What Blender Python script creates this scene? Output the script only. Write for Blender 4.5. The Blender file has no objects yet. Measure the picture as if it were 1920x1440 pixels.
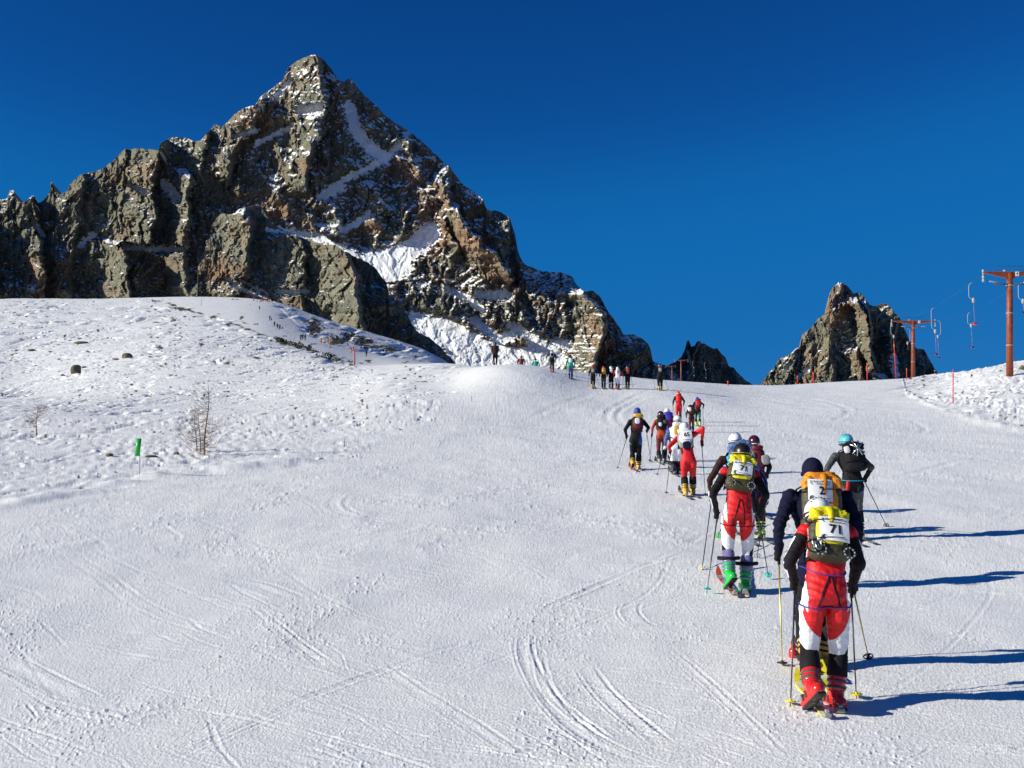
import bpy, bmesh, math, random
import numpy as np
from mathutils import Vector, Matrix, Euler
random.seed(7)
SC = bpy.context.scene
COL = SC.collection
R = math.radians

# ------------------------------------------------------------------ camera
F = 2000.0                      # focal length in photo pixels (photo 1920x1440)
PITCH = math.atan(110.0 / F)
CAMZ = 3.0
FW = np.array([0, math.cos(PITCH), math.sin(PITCH)])
UP = np.array([0, -math.sin(PITCH), math.cos(PITCH)])
CAM = np.array([0.0, 0.0, CAMZ])
cam_data = bpy.data.cameras.new("camera")
cam = bpy.data.objects.new("camera", cam_data)
COL.objects.link(cam)
cam.location = CAM
cam.rotation_euler = (math.pi / 2 + PITCH, 0, 0)
cam_data.sensor_width = 36.0
cam_data.lens = 36.0 * F / 1920.0
cam_data.clip_end = 30000
cam_data.clip_start = 0.1
SC.camera = cam

def P(px, py, Z):
    """world point seen at photo pixel px,py at camera depth Z"""
    px = np.asarray(px, float); py = np.asarray(py, float); Z = np.asarray(Z, float)
    a = (px - 960) / F; b = (720 - py) / F
    return np.stack([CAM[0] + Z * a,
                     CAM[1] + Z * (FW[1] + b * UP[1]),
                     CAM[2] + Z * (FW[2] + b * UP[2])], -1)

def proj(x, y, z):
    dx = x - CAM[0]; dy = y - CAM[1]; dz = z - CAM[2]
    Z = dy * FW[1] + dz * FW[2]
    v = dy * UP[1] + dz * UP[2]
    Z = np.maximum(Z, 1e-3)
    return 960 + F * dx / Z, 720 - F * v / Z, Z

# ------------------------------------------------------------------ noise
_rng = np.random.RandomState(11)
_PM = _rng.permutation(4096).astype(np.int32)
_UV = _rng.rand(4096).astype(np.float32)
_GA = (_rng.rand(4096) * 2 * math.pi)
_GC = np.cos(_GA).astype(np.float32); _GS = np.sin(_GA).astype(np.float32)

def _hi(ix, iy, s):
    return _PM[(ix + _PM[(iy + (s * 131) % 4096) & 4095]) & 4095]

def _h(ix, iy, s):
    return _UV[_hi(ix.astype(np.int32), iy.astype(np.int32), s)]

def pn(x, y, s=0):
    fx = np.floor(x); fy = np.floor(y)
    xi = fx.astype(np.int32); yi = fy.astype(np.int32)
    xf = (x - fx).astype(np.float32); yf = (y - fy).astype(np.float32)
    u = xf * xf * (3 - 2 * xf); v = yf * yf * (3 - 2 * yf)
    r0 = _PM[(yi + (s * 131) % 4096) & 4095]; r1 = _PM[(yi + 1 + (s * 131) % 4096) & 4095]
    def g(r, dx, dy):
        k = _PM[(xi + dx + r) & 4095]
        return _GC[k] * (xf - dx) + _GS[k] * (yf - dy)
    a = g(r0, 0, 0); b = g(r0, 1, 0); c = g(r1, 0, 1); d = g(r1, 1, 1)
    a = a + u * (b - a); c = c + u * (d - c)
    return (a + v * (c - a)) * 1.4

def fbm(x, y, s=0, o=4, g=0.5, l=2.03):
    r = 0; a = 1.0
    for i in range(o):
        r = r + a * pn(x, y, s + i * 17); x = x * l; y = y * l; a *= g
    return r

def ridged(x, y, s=0, o=4, g=0.5, l=2.07):
    r = 0; a = 1.0; w = 1.0
    for i in range(o):
        n = (1 - np.abs(pn(x, y, s + i * 13))) ** 2 * w
        r = r + a * n; w = np.clip(n * 1.6, 0, 1); x = x * l; y = y * l; a *= g
    return r

def cells(x, y, s=0, tilt=1.0):
    """crag facets: every Voronoi cell is its own tilted plane"""
    xi = np.floor(x); yi = np.floor(y)
    bd = np.full(x.shape, 1e9); bh = np.zeros(x.shape)
    for dx in (-1, 0, 1):
        for dy in (-1, 0, 1):
            cx = xi + dx; cy = yi + dy
            fx = cx + _h(cx, cy, s); fy = cy + _h(cx, cy, s + 5)
            ddx = x - fx; ddy = y - fy
            d = ddx * ddx + ddy * ddy
            gx = _h(cx, cy, s + 11) * 2 - 0.7; gy = _h(cx, cy, s + 19) * 2 - 1
            h = _h(cx, cy, s + 29) + tilt * (gx * ddx + 0.4 * gy * ddy)
            m = d < bd
            bd = np.where(m, d, bd); bh = np.where(m, h, bh)
    return bh

def sstep(a, b, x):
    t = np.clip((x - a) / (b - a), 0, 1)
    return t * t * (3 - 2 * t)

def pchip(xk, yk, x):
    xk = np.asarray(xk, float); yk = np.asarray(yk, float)
    h = np.diff(xk); d = np.diff(yk) / h
    m = np.zeros_like(yk)
    for i in range(1, len(xk) - 1):
        if d[i - 1] * d[i] > 0:
            w1 = 2 * h[i] + h[i - 1]; w2 = h[i] + 2 * h[i - 1]
            m[i] = (w1 + w2) / (w1 / d[i - 1] + w2 / d[i])
    m[0] = d[0]; m[-1] = d[-1]
    x = np.clip(x, xk[0], xk[-1])
    i = np.clip(np.searchsorted(xk, x) - 1, 0, len(xk) - 2)
    t = (x - xk[i]) / h[i]
    return ((2*t**3 - 3*t**2 + 1) * yk[i] + (t**3 - 2*t**2 + t) * h[i] * m[i]
            + (-2*t**3 + 3*t**2) * yk[i+1] + (t**3 - t**2) * h[i] * m[i+1])

def segdist(px, py, pts):
    """distance to a polyline, and fraction along it"""
    best = np.full(np.shape(px), 1e9); fr = np.zeros(np.shape(px)); side = np.zeros(np.shape(px))
    n = len(pts) - 1
    for i in range(n):
        ax, ay = pts[i][:2]; bx, by = pts[i + 1][:2]
        vx, vy = bx - ax, by - ay; L = vx * vx + vy * vy + 1e-12
        t = np.clip(((px - ax) * vx + (py - ay) * vy) / L, 0, 1)
        ex = px - ax - t * vx; ey = py - ay - t * vy
        d = np.sqrt(ex * ex + ey * ey)
        m = d < best
        best = np.where(m, d, best); fr = np.where(m, (i + t) / n, fr)
        side = np.where(m, np.sign(vx * ey - vy * ex), side)
    return best, fr, side

# ------------------------------------------------------------------ object helpers
def tag(o, label=None, cat=None, group=None, kind=None):
    if label: o["label"] = label
    if cat: o["category"] = cat
    if group: o["group"] = group
    if kind: o["kind"] = kind
    return o

def empty(name, loc, label, cat, group=None, rz=0.0):
    o = bpy.data.objects.new(name, None); COL.objects.link(o)
    o.location = Vector(loc); o.rotation_euler = (0, 0, rz); o.empty_display_size = 0.2
    return tag(o, label, cat, group)

def link(name, me, mats=(), parent=None, smooth=True):
    o = bpy.data.objects.new(name, me); COL.objects.link(o)
    if not isinstance(mats, (list, tuple)): mats = [mats]
    for m in mats: me.materials.append(m)
    if smooth and len(me.polygons):
        me.polygons.foreach_set("use_smooth", np.ones(len(me.polygons), bool))
    if parent is not None: o.parent = parent
    return o

def grid_mesh(name, pts, flip=False):
    """pts: (ny,nx,3)"""
    ny, nx = pts.shape[:2]
    me = bpy.data.meshes.new(name)
    me.vertices.add(nx * ny); me.vertices.foreach_set("co", pts.reshape(-1).astype(np.float32))
    i = np.arange(nx * ny).reshape(ny, nx)
    q = np.stack([i[:-1, :-1], i[:-1, 1:], i[1:, 1:], i[1:, :-1]], -1)
    if flip: q = q[..., ::-1]
    q = q.reshape(-1); nf = len(q) // 4
    me.loops.add(nf * 4); me.loops.foreach_set("vertex_index", q.astype(np.int32))
    me.polygons.add(nf); me.polygons.foreach_set("loop_start", (np.arange(nf) * 4).astype(np.int32))
    me.polygons.foreach_set("loop_total", np.full(nf, 4, np.int32))
    me.update(calc_edges=True)
    return me

def attr(me, name, arr):
    a = me.attributes.new(name, 'FLOAT', 'POINT')
    a.data.foreach_set("value", np.asarray(arr, np.float32).reshape(-1))

# ------------------------------------------------------------------ material helper
class NT:
    def __init__(s, name):
        s.m = bpy.data.materials.new(name); s.m.use_nodes = True
        s.t = s.m.node_tree; s.b = s.t.nodes["Principled BSDF"]
    def n(s, typ, **kw):
        nd = s.t.nodes.new(typ)
        for k, v in kw.items():
            if k.startswith("i_"):
                key = k[2:]; key = int(key) if key.isdigit() else key.replace("_", " ")
                inp = nd.inputs[key]
                if hasattr(v, "is_output"): s.t.links.new(v, inp)
                else: inp.default_value = v
            else: setattr(nd, k, v)
        return nd
    def l(s, a, b): s.t.links.new(a, b)
    def mix(s, f, a, b, bt='MIX'):
        nd = s.t.nodes.new("ShaderNodeMix"); nd.data_type = 'RGBA'; nd.blend_type = bt
        for inp, v in ((nd.inputs[0], f), (nd.inputs[6], a), (nd.inputs[7], b)):
            if hasattr(v, "is_output"): s.l(v, inp)
            else: inp.default_value = v if not isinstance(v, tuple) else (*v, 1)[:4]
        return nd.outputs[2]
    def math(s, op, a, b=0.0, c=None, clamp=False):
        nd = s.t.nodes.new("ShaderNodeMath"); nd.operation = op; nd.use_clamp = clamp
        for i, v in enumerate((a, b) if c is None else (a, b, c)):
            if hasattr(v, "is_output"): s.l(v, nd.inputs[i])
            else: nd.inputs[i].default_value = v
        return nd.outputs[0]
    def ramp(s, f, stops):
        nd = s.t.nodes.new("ShaderNodeValToRGB"); s.l(f, nd.inputs[0])
        cr = nd.color_ramp
        while len(cr.elements) < len(stops): cr.elements.new(0.5)
        for e, (p, c) in zip(cr.elements, stops):
            e.position = p; e.color = (*c, 1)[:4] if isinstance(c, tuple) else (c, c, c, 1)
        return nd.outputs[0]

_mc = {}
def mat(name, col, rough=0.6, metal=0.0, var=0.12, bump=0.0, scale=30.0, spec=0.5, coat=0.0):
    """small procedural material: colour broken up by noise, optional bump"""
    if name in _mc: return _mc[name]
    t = NT(name); b = t.b
    co = t.n("ShaderNodeTexCoord").outputs["Object"]
    nz = t.n("ShaderNodeTexNoise", i_Vector=co, i_Scale=scale, i_Detail=4.0)
    f = nz.outputs[0]
    dark = tuple(c * (1 - var) for c in col); lite = tuple(min(1, c * (1 + var)) for c in col)
    t.l(t.ramp(f, [(0.3, dark), (0.7, lite)]), b.inputs["Base Color"])
    b.inputs["Roughness"].default_value = rough
    b.inputs["Metallic"].default_value = metal
    b.inputs["Specular IOR Level"].default_value = spec
    b.inputs["Coat Weight"].default_value = coat
    if bump:
        bn = t.n("ShaderNodeBump", i_Strength=bump, i_Distance=0.02, i_Height=f)
        t.l(bn.outputs[0], b.inputs["Normal"])
    _mc[name] = t.m
    return t.m

# ------------------------------------------------------------------ light
SUN_AZ = R(77.0)      # shadows fall this far right of straight ahead
SUN_EL = R(23.0)
S = Vector((-math.sin(SUN_AZ) * math.cos(SUN_EL), -math.cos(SUN_AZ) * math.cos(SUN_EL), math.sin(SUN_EL)))
ld = bpy.data.lights.new("sun", 'SUN'); ld.energy = 5.0; ld.angle = R(0.5); ld.color = (1.0, 0.96, 0.82)
sun = bpy.data.objects.new("sun", ld); COL.objects.link(sun)
sun.rotation_euler = S.to_track_quat('Z', 'Y').to_euler()
W = bpy.data.worlds.new("World"); SC.world = W; W.use_nodes = True
wt = W.node_tree; bg = wt.nodes["Background"]
sk = wt.nodes.new("ShaderNodeTexSky"); sk.sky_type = 'NISHITA'; sk.sun_disc = False
sk.sun_elevation = SUN_EL; sk.sun_rotation = math.pi + SUN_AZ
sk.altitude = 3500; sk.air_density = 0.8; sk.dust_density = 0.0; sk.ozone_density = 3.0
hs = wt.nodes.new("ShaderNodeMix"); hs.data_type = 'RGBA'; hs.blend_type = 'MULTIPLY'; hs.inputs[0].default_value = 1.0
hs.inputs[7].default_value = (0.15 * 0.045, 0.15 * 0.62, 0.15, 1)          # deep high-altitude blue
wt.links.new(sk.outputs[0], hs.inputs[6])
cv = wt.nodes.new("ShaderNodeRGBCurve")                     # thin dry air: the horizon hardly pales
for ci, cps in ((1, [(.12, .088), (.18, .165), (.292, .187), (1, .25)]), (2, [(.385, .34), (.585, .53), (.83, .56), (1, .58)])):
    c = cv.mapping.curves[ci]
    c.points[-1].location = cps[-1]
    for q in cps[:-1]: c.points.new(*q)
cv.mapping.update()
m2 = wt.nodes.new("ShaderNodeVectorMath"); m2.operation = 'SCALE'; m2.inputs["Scale"].default_value = 1 / 0.15
wt.links.new(hs.outputs[2], cv.inputs["Color"]); wt.links.new(cv.outputs[0], m2.inputs[0]); wt.links.new(m2.outputs[0], bg.inputs["Color"])
bg.inputs["Strength"].default_value = 0.1
SC.view_settings.view_transform = 'Standard'; SC.view_settings.look = 'None'
SC.view_settings.exposure = 0.25; SC.view_settings.gamma = 1.0
SC.cycles.max_bounces = 5
# ------------------------------------------------------------------ snow ground: one height function z(x, y)
H0 = 2.75
_near = [(4, 690 + 5500 / 4), (8, 690 + 5500 / 8), (12, 690 + 5500 / 12), (20, 965)]
COLS = {
 -420: [(30,873),(50,813),(75,768),(110,738),(150,698),(250,640),(400,600),(560,575),(700,600),(1000,680)],
 0:    [(30,873),(50,812),(75,766),(110,752),(140,735),(200,685),(300,625),(420,580),(520,561),(620,570),(900,640)],
 200:  [(30,873),(50,809),(80,764),(115,735),(200,665),(300,620),(420,578),(520,560),(620,575),(900,650)],
 350:  [(30,873),(50,806),(80,763),(120,715),(200,655),(300,610),(420,574),(520,556),(640,575),(900,650)],
 490:  [(30,873),(50,803),(80,758),(120,708),(200,655),(300,610),(420,577),(520,560),(640,580),(900,650)],
 545:  [(30,873),(50,800),(80,750),(120,705),(180,668),(240,646),(330,615),(430,590),(510,573),(600,590),(900,650)],
 602:  [(30,873),(50,800),(80,748),(120,702),(170,670),(230,654),(330,628),(430,608),(500,596),(600,620),(900,660)],
 665:  [(30,873),(50,796),(80,738),(115,702),(150,686),(190,683),(250,668),(330,645),(420,625),(480,616),(580,640),(900,680)],
 760:  [(30,873),(50,792),(80,724),(110,692),(135,682),(170,690),(300,676),(400,656),(480,643),(560,670),(900,700)],
 842:  [(30,873),(50,792),(70,745),(85,715),(105,690),(122,680),(160,692),(300,692),(400,681),(480,675),(560,700),(900,730)],
 930:  [(30,873),(50,793),(70,735),(80,692),(88,681.5),(110,690),(200,715),(400,745),(900,790)],
 1035: [(30,873),(50,797),(70,742),(80,700),(90,690),(110,700),(200,730),(400,770),(900,800)],
 1100: [(30,873),(50,797),(70,750),(78,727),(87,705),(96,699),(115,708),(200,728),(400,730),(900,810)],
 1240: [(30,873),(50,797),(68,760),(78,730),(88,718),(98,713),(120,722),(200,735),(364,722),(520,724),(900,760)],
 1330: [(30,873),(50,798),(62,775),(75,745),(90,725),(102,719),(125,728),(200,738),(364,727),(520,728),(900,760)],
 1410: [(30,873),(50,798),(65,772),(85,740),(105,723.5),(130,732),(200,760),(400,820),(900,830)],
 1550: [(30,873),(50,800),(70,765),(90,736),(115,718),(140,724),(200,745),(400,800),(900,830)],
 1680: [(30,873),(50,802),(70,765),(90,733),(115,712.5),(140,714),(160,722),(250,750),(400,790),(900,830)],
 1760: [(30,873),(50,803),(65,770),(80,742),(100,722),(130,703),(150,708),(250,745),(400,780),(900,830)],
 1850: [(30,873),(45,814),(60,774),(75,738),(90,703),(110,694),(140,692),(170,700),(250,730),(900,830)],
 1930: [(30,873),(45,812),(60,767),(75,728),(88,697),(110,684),(130,675),(170,690),(250,720),(900,830)],
 2400: [(30,872),(45,804),(60,745),(75,705),(90,675),(130,640),(200,660),(900,830)],
}
NU, NL = 700, 500
_us = np.linspace(-0.8, 0.8, NU); _ls = np.linspace(math.log(4), math.log(900), NL)
_cu = []; _cg = []
for px in sorted(COLS):
    pts = _near + COLS[px]
    Z = np.array([a for a, b in pts], float); py = np.array([b for a, b in pts], float)
    w = P(np.full(len(Z), px), py, Z)
    g = (w[:, 2] - CAMZ + H0) / w[:, 1]
    _cg.append(pchip(np.log(w[:, 1]), g, np.clip(_ls, math.log(w[0, 1]), math.log(w[-1, 1]))))
    _cu.append((px - 960) / F)
_cg = np.array(_cg)
TAB = np.stack([pchip(_cu, _cg[:, j], _us) for j in range(NL)], 1)
for _k in range(120):                                    # soften between columns
    TAB[1:-1] = (TAB[:-2] + 2 * TAB[1:-1] + TAB[2:]) / 4
G0 = float(TAB[NU // 2, 0])

def gbase(x, y):
    x = np.asarray(x, float); y = np.asarray(y, float)
    Y = np.maximum(y, 4.0)
    u = np.clip(x / Y, -0.799, 0.799); L = np.clip(np.log(Y), _ls[0], _ls[-1] - 1e-6)
    fu = (u + 0.8) / 1.6 * (NU - 1); fl = (L - _ls[0]) / (_ls[-1] - _ls[0]) * (NL - 1)
    i = np.clip(fu.astype(int), 0, NU - 2); j = np.clip(fl.astype(int), 0, NL - 2)
    a = fu - i; b = fl - j
    g = (TAB[i, j] * (1 - a) * (1 - b) + TAB[i + 1, j] * a * (1 - b) + TAB[i, j + 1] * (1 - a) * b + TAB[i + 1, j + 1] * a * b)
    z = CAMZ - H0 + g * np.minimum(Y, 900)
    z = z - np.maximum(Y - 900, 0) * 0.06
    return z + G0 * np.minimum(y - 4.0, 0)

# ---- character of the surface
LEFT_EDGE = ([-600, 0, 130, 300, 500, 650, 800, 860, 900, 905], [1000, 945, 925, 888, 868, 860, 800, 740, 690, 600])
RIGHT_EDGE = ([1660, 1690, 1700, 1760, 1840, 1920, 2600], [500, 700, 738, 765, 790, 806, 900])
FARL = [(250, 556), (305, 567), (420, 600), (525, 640), (600, 662), (668, 688)]
FARR = [(508, 563), (575, 625), (615, 645), (665, 655), (700, 662), (785, 677), (900, 684)]
def ip(t, x): return np.interp(x, t[0], t[1])

def smask(px, py, Z):
    """0 groomed .. 1 wind-crusted"""
    wob = 6 * pn(px / 60, py / 30, 3)
    left = sstep(-18, 22, ip(LEFT_EDGE, px) - py + wob) * (1 - sstep(780, 910, px + 3 * wob)) 
    xl = np.interp(py, [p[1] for p in FARL], [p[0] for p in FARL])
    xr = np.interp(py, [p[1] for p in FARR], [p[0] for p in FARR])
    pist = sstep(-4, 4, px - xl + wob * .4) * sstep(-4, 4, xr - px) * (py < 690) * (Z > 125)
    left = left * (1 - pist)
    right = sstep(-6, 6, ip(RIGHT_EDGE, px) - py + wob) * (px > 1650)
    return np.clip(left + right, 0, 1), pist

# ski tracks and brush marks, drawn as ground polylines (given by where they run in the photo)
TRACKS = [  # points, half width m, depth m
 ([(1090,960),(1000,1010),(880,990),(760,1000),(640,1050)], .05, .02),
 ([(0,1215),(150,1165),(250,1135),(420,1125)], .05, .03),
 ([(385,1075),(470,1090),(540,1120)], .10, .03),
 ([(470,1140),(530,1190),(610,1250)], .05, .03),
 ([(0,1235),(60,1270),(140,1310)], .10, .05),
 ([(640,930),(620,950),(660,970),(760,985),(860,1000)], .10, .025),
 ([(1060,1100),(1135,1080),(1250,1040),(1330,990)], .035, .03),
 ([(1020,1140),(1060,1120),(1200,1060),(1300,1030)], .03, .02),
 ([(1180,1130),(1170,1150),(1200,1180),(1330,1200)], .08, .02),
 ([(1170,1150),(1230,1125),(1330,1100)], .06, .02),
 ([(980,1190),(975,1220),(1000,1280),(1040,1340),(1100,1390),(1190,1430)], .06, .035),
 ([(1005,1230),(1015,1290),(1060,1340),(1130,1390)], .04, .02),
 ([(1090,1250),(1140,1320),(1240,1400)], .06, .02),
 ([(700,1240),(780,1300),(860,1350),(960,1420)], .05, .03),
 ([(900,1190),(700,1260),(520,1330)], .03, .02),
 ([(560,990),(760,960),(1000,905),(1120,880)], .05, .02),
 ([(900,960),(1020,930),(1150,905)], .04, .02),
 ([(1100,900),(1180,890),(1290,900)], .04, .02),
 ([(330,1000),(420,970),(600,930),(820,905)], .05, .02),
 ([(0,1040),(200,1000),(420,960),(700,900)], .05, .02),
 ([(0,1010),(220,970),(430,930)], .05, .02),
 ([(1150,800),(1130,780),(1160,755),(1210,735)], .06, .03),
 ([(1175,800),(1150,780),(1175,757),(1215,740)], .06, .03),
 ([(1040,770),(1100,760),(1170,775),(1240,770)], .06, .03),
 ([(980,790),(1040,760),(1110,735)], .06, .02),
 ([(1500,745),(1560,755),(1600,770),(1560,790)], .06, .03),
 ([(1480,760),(1540,765),(1580,780)], .06, .02),
 ([(1590,770),(1680,780),(1740,800),(1720,815)], .08, .03),
 ([(1440,880),(1560,850),(1700,860)], .04, .02),
 ([(1660,900),(1740,880),(1840,860)], .04, .02),
 ([(1640,860),(1780,850),(1920,880)], .05, .02),
 ([(1600,1110),(1760,1150),(1920,1170)], .04, .02),
 ([(1650,1290),(1780,1280),(1920,1290)], .04, .02),
 ([(0,1400),(120,1380),(300,1330),(420,1310)], .06, .04),
 ([(300,1440),(420,1380),(560,1320)], .05, .03),
 ([(1240,1210),(1330,1290),(1460,1420)], .04, .02),
 ([(1040,880),(1200,850),(1330,860)], .04, .02),
]
def ground_at(px, py, zmin=5.0, zmax=800.0, nth=0):
    """first point of the base ground seen at a photo pixel"""
    Z = np.exp(np.linspace(math.log(zmin), math.log(zmax), 2500))
    w = P(np.full(Z.shape, px), np.full(Z.shape, py), Z)
    d = w[:, 2] - gbase(w[:, 0], w[:, 1])
    k = np.where((d[:-1] > 0) & (d[1:] <= 0))[0]
    if len(k) == 0:
        k = [int(np.argmin(np.where(Z < 300, d, 1e9)))]
        return w[k[0]], Z[k[0]]
    i = k[min(nth, len(k) - 1)]; t = d[i] / (d[i] - d[i + 1])
    return w[i] * (1 - t) + w[i + 1] * t, Z[i] * (1 - t) + Z[i + 1] * t

TW = []
def smooth_line(p, n=3):
    for _ in range(n):                                  # Chaikin corner cutting
        q = [p[0]]
        for a, b in zip(p[:-1], p[1:]): q += [(.75 * a[0] + .25 * b[0], .75 * a[1] + .25 * b[1]), (.25 * a[0] + .75 * b[0], .25 * a[1] + .75 * b[1])]
        p = q + [p[-1]]
    return p
for pts, w, dp in TRACKS:
    q = smooth_line([tuple(ground_at(a, b)[0][:2]) for a, b in pts], 2)
    TW.append((q, w, dp, 't')); TW.append(([(a + w * 1.9, b + w) for a, b in q], .016, .020, 't')); TW.append(([(a - w * 1.2, b) for a, b in q], .012, .014, 't'))
random.seed(5)
for k in range(1100):                                     # shorter straight glides and pole scratches
    px = random.uniform(-60, 1900); py = random.uniform(880, 1440)
    g, z = ground_at(px, py)
    a = random.choice([random.gauss(0.25, .25), random.gauss(-.5, .3), random.gauss(0.2, .2)]); L = random.uniform(.3, 2.2) * (.5 + z / 22)
    c = random.uniform(-.3, .3)
    TW.append(([(g[0] + L * t * math.cos(a + c * t), g[1] + L * t * math.sin(a + c * t)) for t in (-.5, 0, .5, 1)],
               random.uniform(.006, .016), random.uniform(.008, .022), 't'))

for k in range(34):                                     # long faint ski tracks, mostly in pairs
    px = random.uniform(-100, 1500); py = random.uniform(840, 1420); g, z = ground_at(px, py)
    a = random.choice([random.uniform(.25, .8), random.uniform(2.2, 2.8)]); cv = random.uniform(-.05, .05); x, y = g[:2]; q = []
    for j in range(16):
        q.append((x, y)); st = .35 + z * .035; x += st * math.cos(a); y += st * math.sin(a); a += cv + .05 * math.sin(j * .7 + k)
    TW.append((q, .020, .010, 't')); n_ = (-math.sin(a), math.cos(a))
    if k % 3: TW.append(([(u + .22 * n_[0], v + .22 * n_[1]) for u, v in q], .018, .008, 't'))

n_ = 0
while n_ < 1500:                                        # wind cracks and small drift edges in the crust
    far_ = n_ % 2
    px = random.uniform(-60, 900) if n_ % 8 else random.uniform(1700, 1960)
    py = (random.uniform(565, 760) if far_ else random.uniform(735, 940)) if n_ % 8 else random.uniform(690, 800)
    n_ += 1
    g, z = ground_at(px, py)
    if z > 560: continue
    mk, pz = smask(np.array([float(px)]), np.array([float(py)]), np.array([float(z)]))
    if mk[0] < .5: continue
    L = min(90, random.lognormvariate(2.75, .6)); sl = random.gauss(.16, .09)
    q = [ground_at(px + L * f, py - L * sl * f + random.gauss(0, .6)) for f in (-.5, -.1, .2, .5)]
    if max(a[1] for a in q) > 1.6 * min(a[1] for a in q): continue
    w = z * .0030 * random.uniform(.6, 1.5); TW.append(([tuple(a[0][:2]) for a in q], w, w * random.uniform(.18, .50), 'c'))

def ground_detail(X, Y, Z0):
    px, py, D = proj(X, Y, Z0)
    vis = (Y > 2)
    px = np.where(vis, px, 960); py = np.where(vis, py, 1500)
    rough, pist = smask(px, py, D)
    near = 1 - sstep(60, 130, D)
    h = np.zeros(X.shape)
    # long swells everywhere
    h += (0.05 * fbm(X / 6, Y / 9, 2, 3) + 0.018 * fbm(X / 1.8, Y / 3.2, 4, 3)) * sstep(3, 12, Y)
    # groomed: brushed grain, wavelets, crumbs; patchy so that polished stretches stay between
    def sub(m, fn):
        o = np.zeros(X.shape)
        if m.any(): o[m] = fn(X[m], Y[m], D[m])
        return o
    def groomed(X, Y, D):
        wx = X + 0.5 * pn(X / 2.3, Y / 2.3, 41); wy = Y + 0.5 * pn(X / 2.1, Y / 2.7, 42)
        a = R(14); sx = wx * math.cos(a) + wy * math.sin(a); sy = -wx * math.sin(a) + wy * math.cos(a)
        patch = sstep(-.5, .8, fbm(X / 1.5, Y / 2.6, 6, 4, .65))
        g = 0.006 * fbm(sx / 0.9, sy / 0.45, 8, 3)
        g += 0.0035 * patch * fbm(sx / 0.22, sy / 0.07, 9, 3, .6)
        for q, (ang, sd, st) in enumerate(((-33, 16, 1.3), (-24, 26, 1.0), (12, 36, .8))):
            a2 = R(ang); tx = wx * math.cos(a2) + wy * math.sin(a2); ty = -wx * math.sin(a2) + wy * math.cos(a2)
            p2 = sstep(.15, .7, fbm(X / 2.2, Y / 2.8, sd, 3))
            g += 0.006 * st * p2 * np.clip(ridged(tx / 1.8, ty / 0.10, sd + 3, 2) - .9, 0, 1)
            g -= 0.010 * st * np.clip(pn(tx / 2.4, ty / 0.07, sd + 5) - .62, 0, 1)
        nr = 1 - sstep(13, 24, D); md = sstep(11, 20, D) * (1 - .6 * sstep(50, 90, D))
        if nr.any():
            g += nr * 0.0012 * fbm(X / 0.035, Y / 0.045, 21, 2, .6)
            g += nr * 0.016 * np.clip(pn(X / 0.032, Y / 0.036, 22) - .62 + .30 * patch, 0, 1) * (.5 + patch)
            g += nr * 0.016 * np.clip(pn(X / 0.06, Y / 0.07, 28) - .66 + .26 * patch, 0, 1) * (.5 + patch)
            g += nr * 0.016 * np.clip(pn(X / 0.11, Y / 0.11, 23) - .58 + .1 * patch, 0, 1) * (.2 + patch)
        g += md * 0.022 * np.clip(pn(X / 0.08, Y / 0.20, 24) - .60 + .30 * patch, 0, 1) * (.5 + patch)
        g += md * 0.016 * np.clip(pn(X / 0.22, Y / 0.40, 29) - .62 + .22 * patch, 0, 1) * (.4 + patch)
        g += md * 0.012 * patch * fbm(sx / .5, sy / .3, 27, 3, .6)
        return g
    def crusted(X, Y, D):
        a = R(60); X2 = X + .8 * pn(X / 4, Y / 6, 31); Y2 = Y + .8 * pn(X / 5, Y / 5, 32)
        sx = X2 * math.cos(a) + Y2 * math.sin(a); sy = -X2 * math.sin(a) + Y2 * math.cos(a)
        f = sstep(50, 160, D)
        big = sstep(-.3, .5, fbm(X / 9, Y / 14, 39, 3))
        c = 0.030 * (ridged(sx / 7, sy / 1.1, 33, 3, .5) - .8) - (.4 + big) * (0.10 * np.clip(pn(sx / 5.5, sy / .50, 49) - .38, 0, 1) + 0.10 * np.clip(pn(sx / 2.6, sy / .30, 50) - .40, 0, 1)) + 0.030 * (.3 + big) * fbm(sx / 2.4, sy / .28, 34, 2, .6)
        c = c + 0.10 * np.clip(ridged(sx / 6.0, sy / .9, 35, 2) - 1.12, 0, 1) * sstep(-.1, .4, fbm(X / 8, Y / 10, 36, 2))
        far = (.45 + 1.1 * big) * (0.075 * (ridged(sx / 3.2, sy / 1.0, 37, 3, .6) - .8) + .09 * (ridged(sx / 8, sy / 4, 47, 3, .5) - .8)) + 0.35 * fbm(X / 22, Y / 34, 38, 3)
        far = far - .30 * np.clip(pn(sx / 5, sy / 1.1, 48) - .40, 0, 1) * (.3 + big)
        return c * (1 - .2 * f) + far * f
    h += sub((rough < .999) & (D < 260), groomed) * (1 - rough) * (.75 + .25 * near)
    h += sub((rough > .001) & (D < 800) & (Y > 2), crusted) * rough
    if X.ndim > 1:                                          # crystalline grain at the finest scale the mesh holds
        h += np.random.RandomState(3).randn(*X.shape) * np.clip(D, 0, 120) * 0.00072 * .085 * (Y > 2)
    # edge of the groomed strip: soft cornice-like bank
    edge = np.exp(-((ip(LEFT_EDGE, px) - py) / 9.0) ** 2) * (1 - sstep(540, 650, px)) * (Y > 2)
    h += 0.13 * edge * (0.3 + fbm(X / 1.6, Y / 1.6, 51, 3))
    edge = np.exp(-((ip(RIGHT_EDGE, px) - py) / 5.0) ** 2) * (px > 1690)
    h += 0.10 * edge * (.4 + fbm(X / 1.5, Y / 1.5, 52, 3))
    # berm beside the far piste
    d, fr, sd = segdist(px, py, FARR)
    h -= 0.08 * np.exp(-(d / 1.6) ** 2) * (D > 130) * (py < 688)
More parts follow.
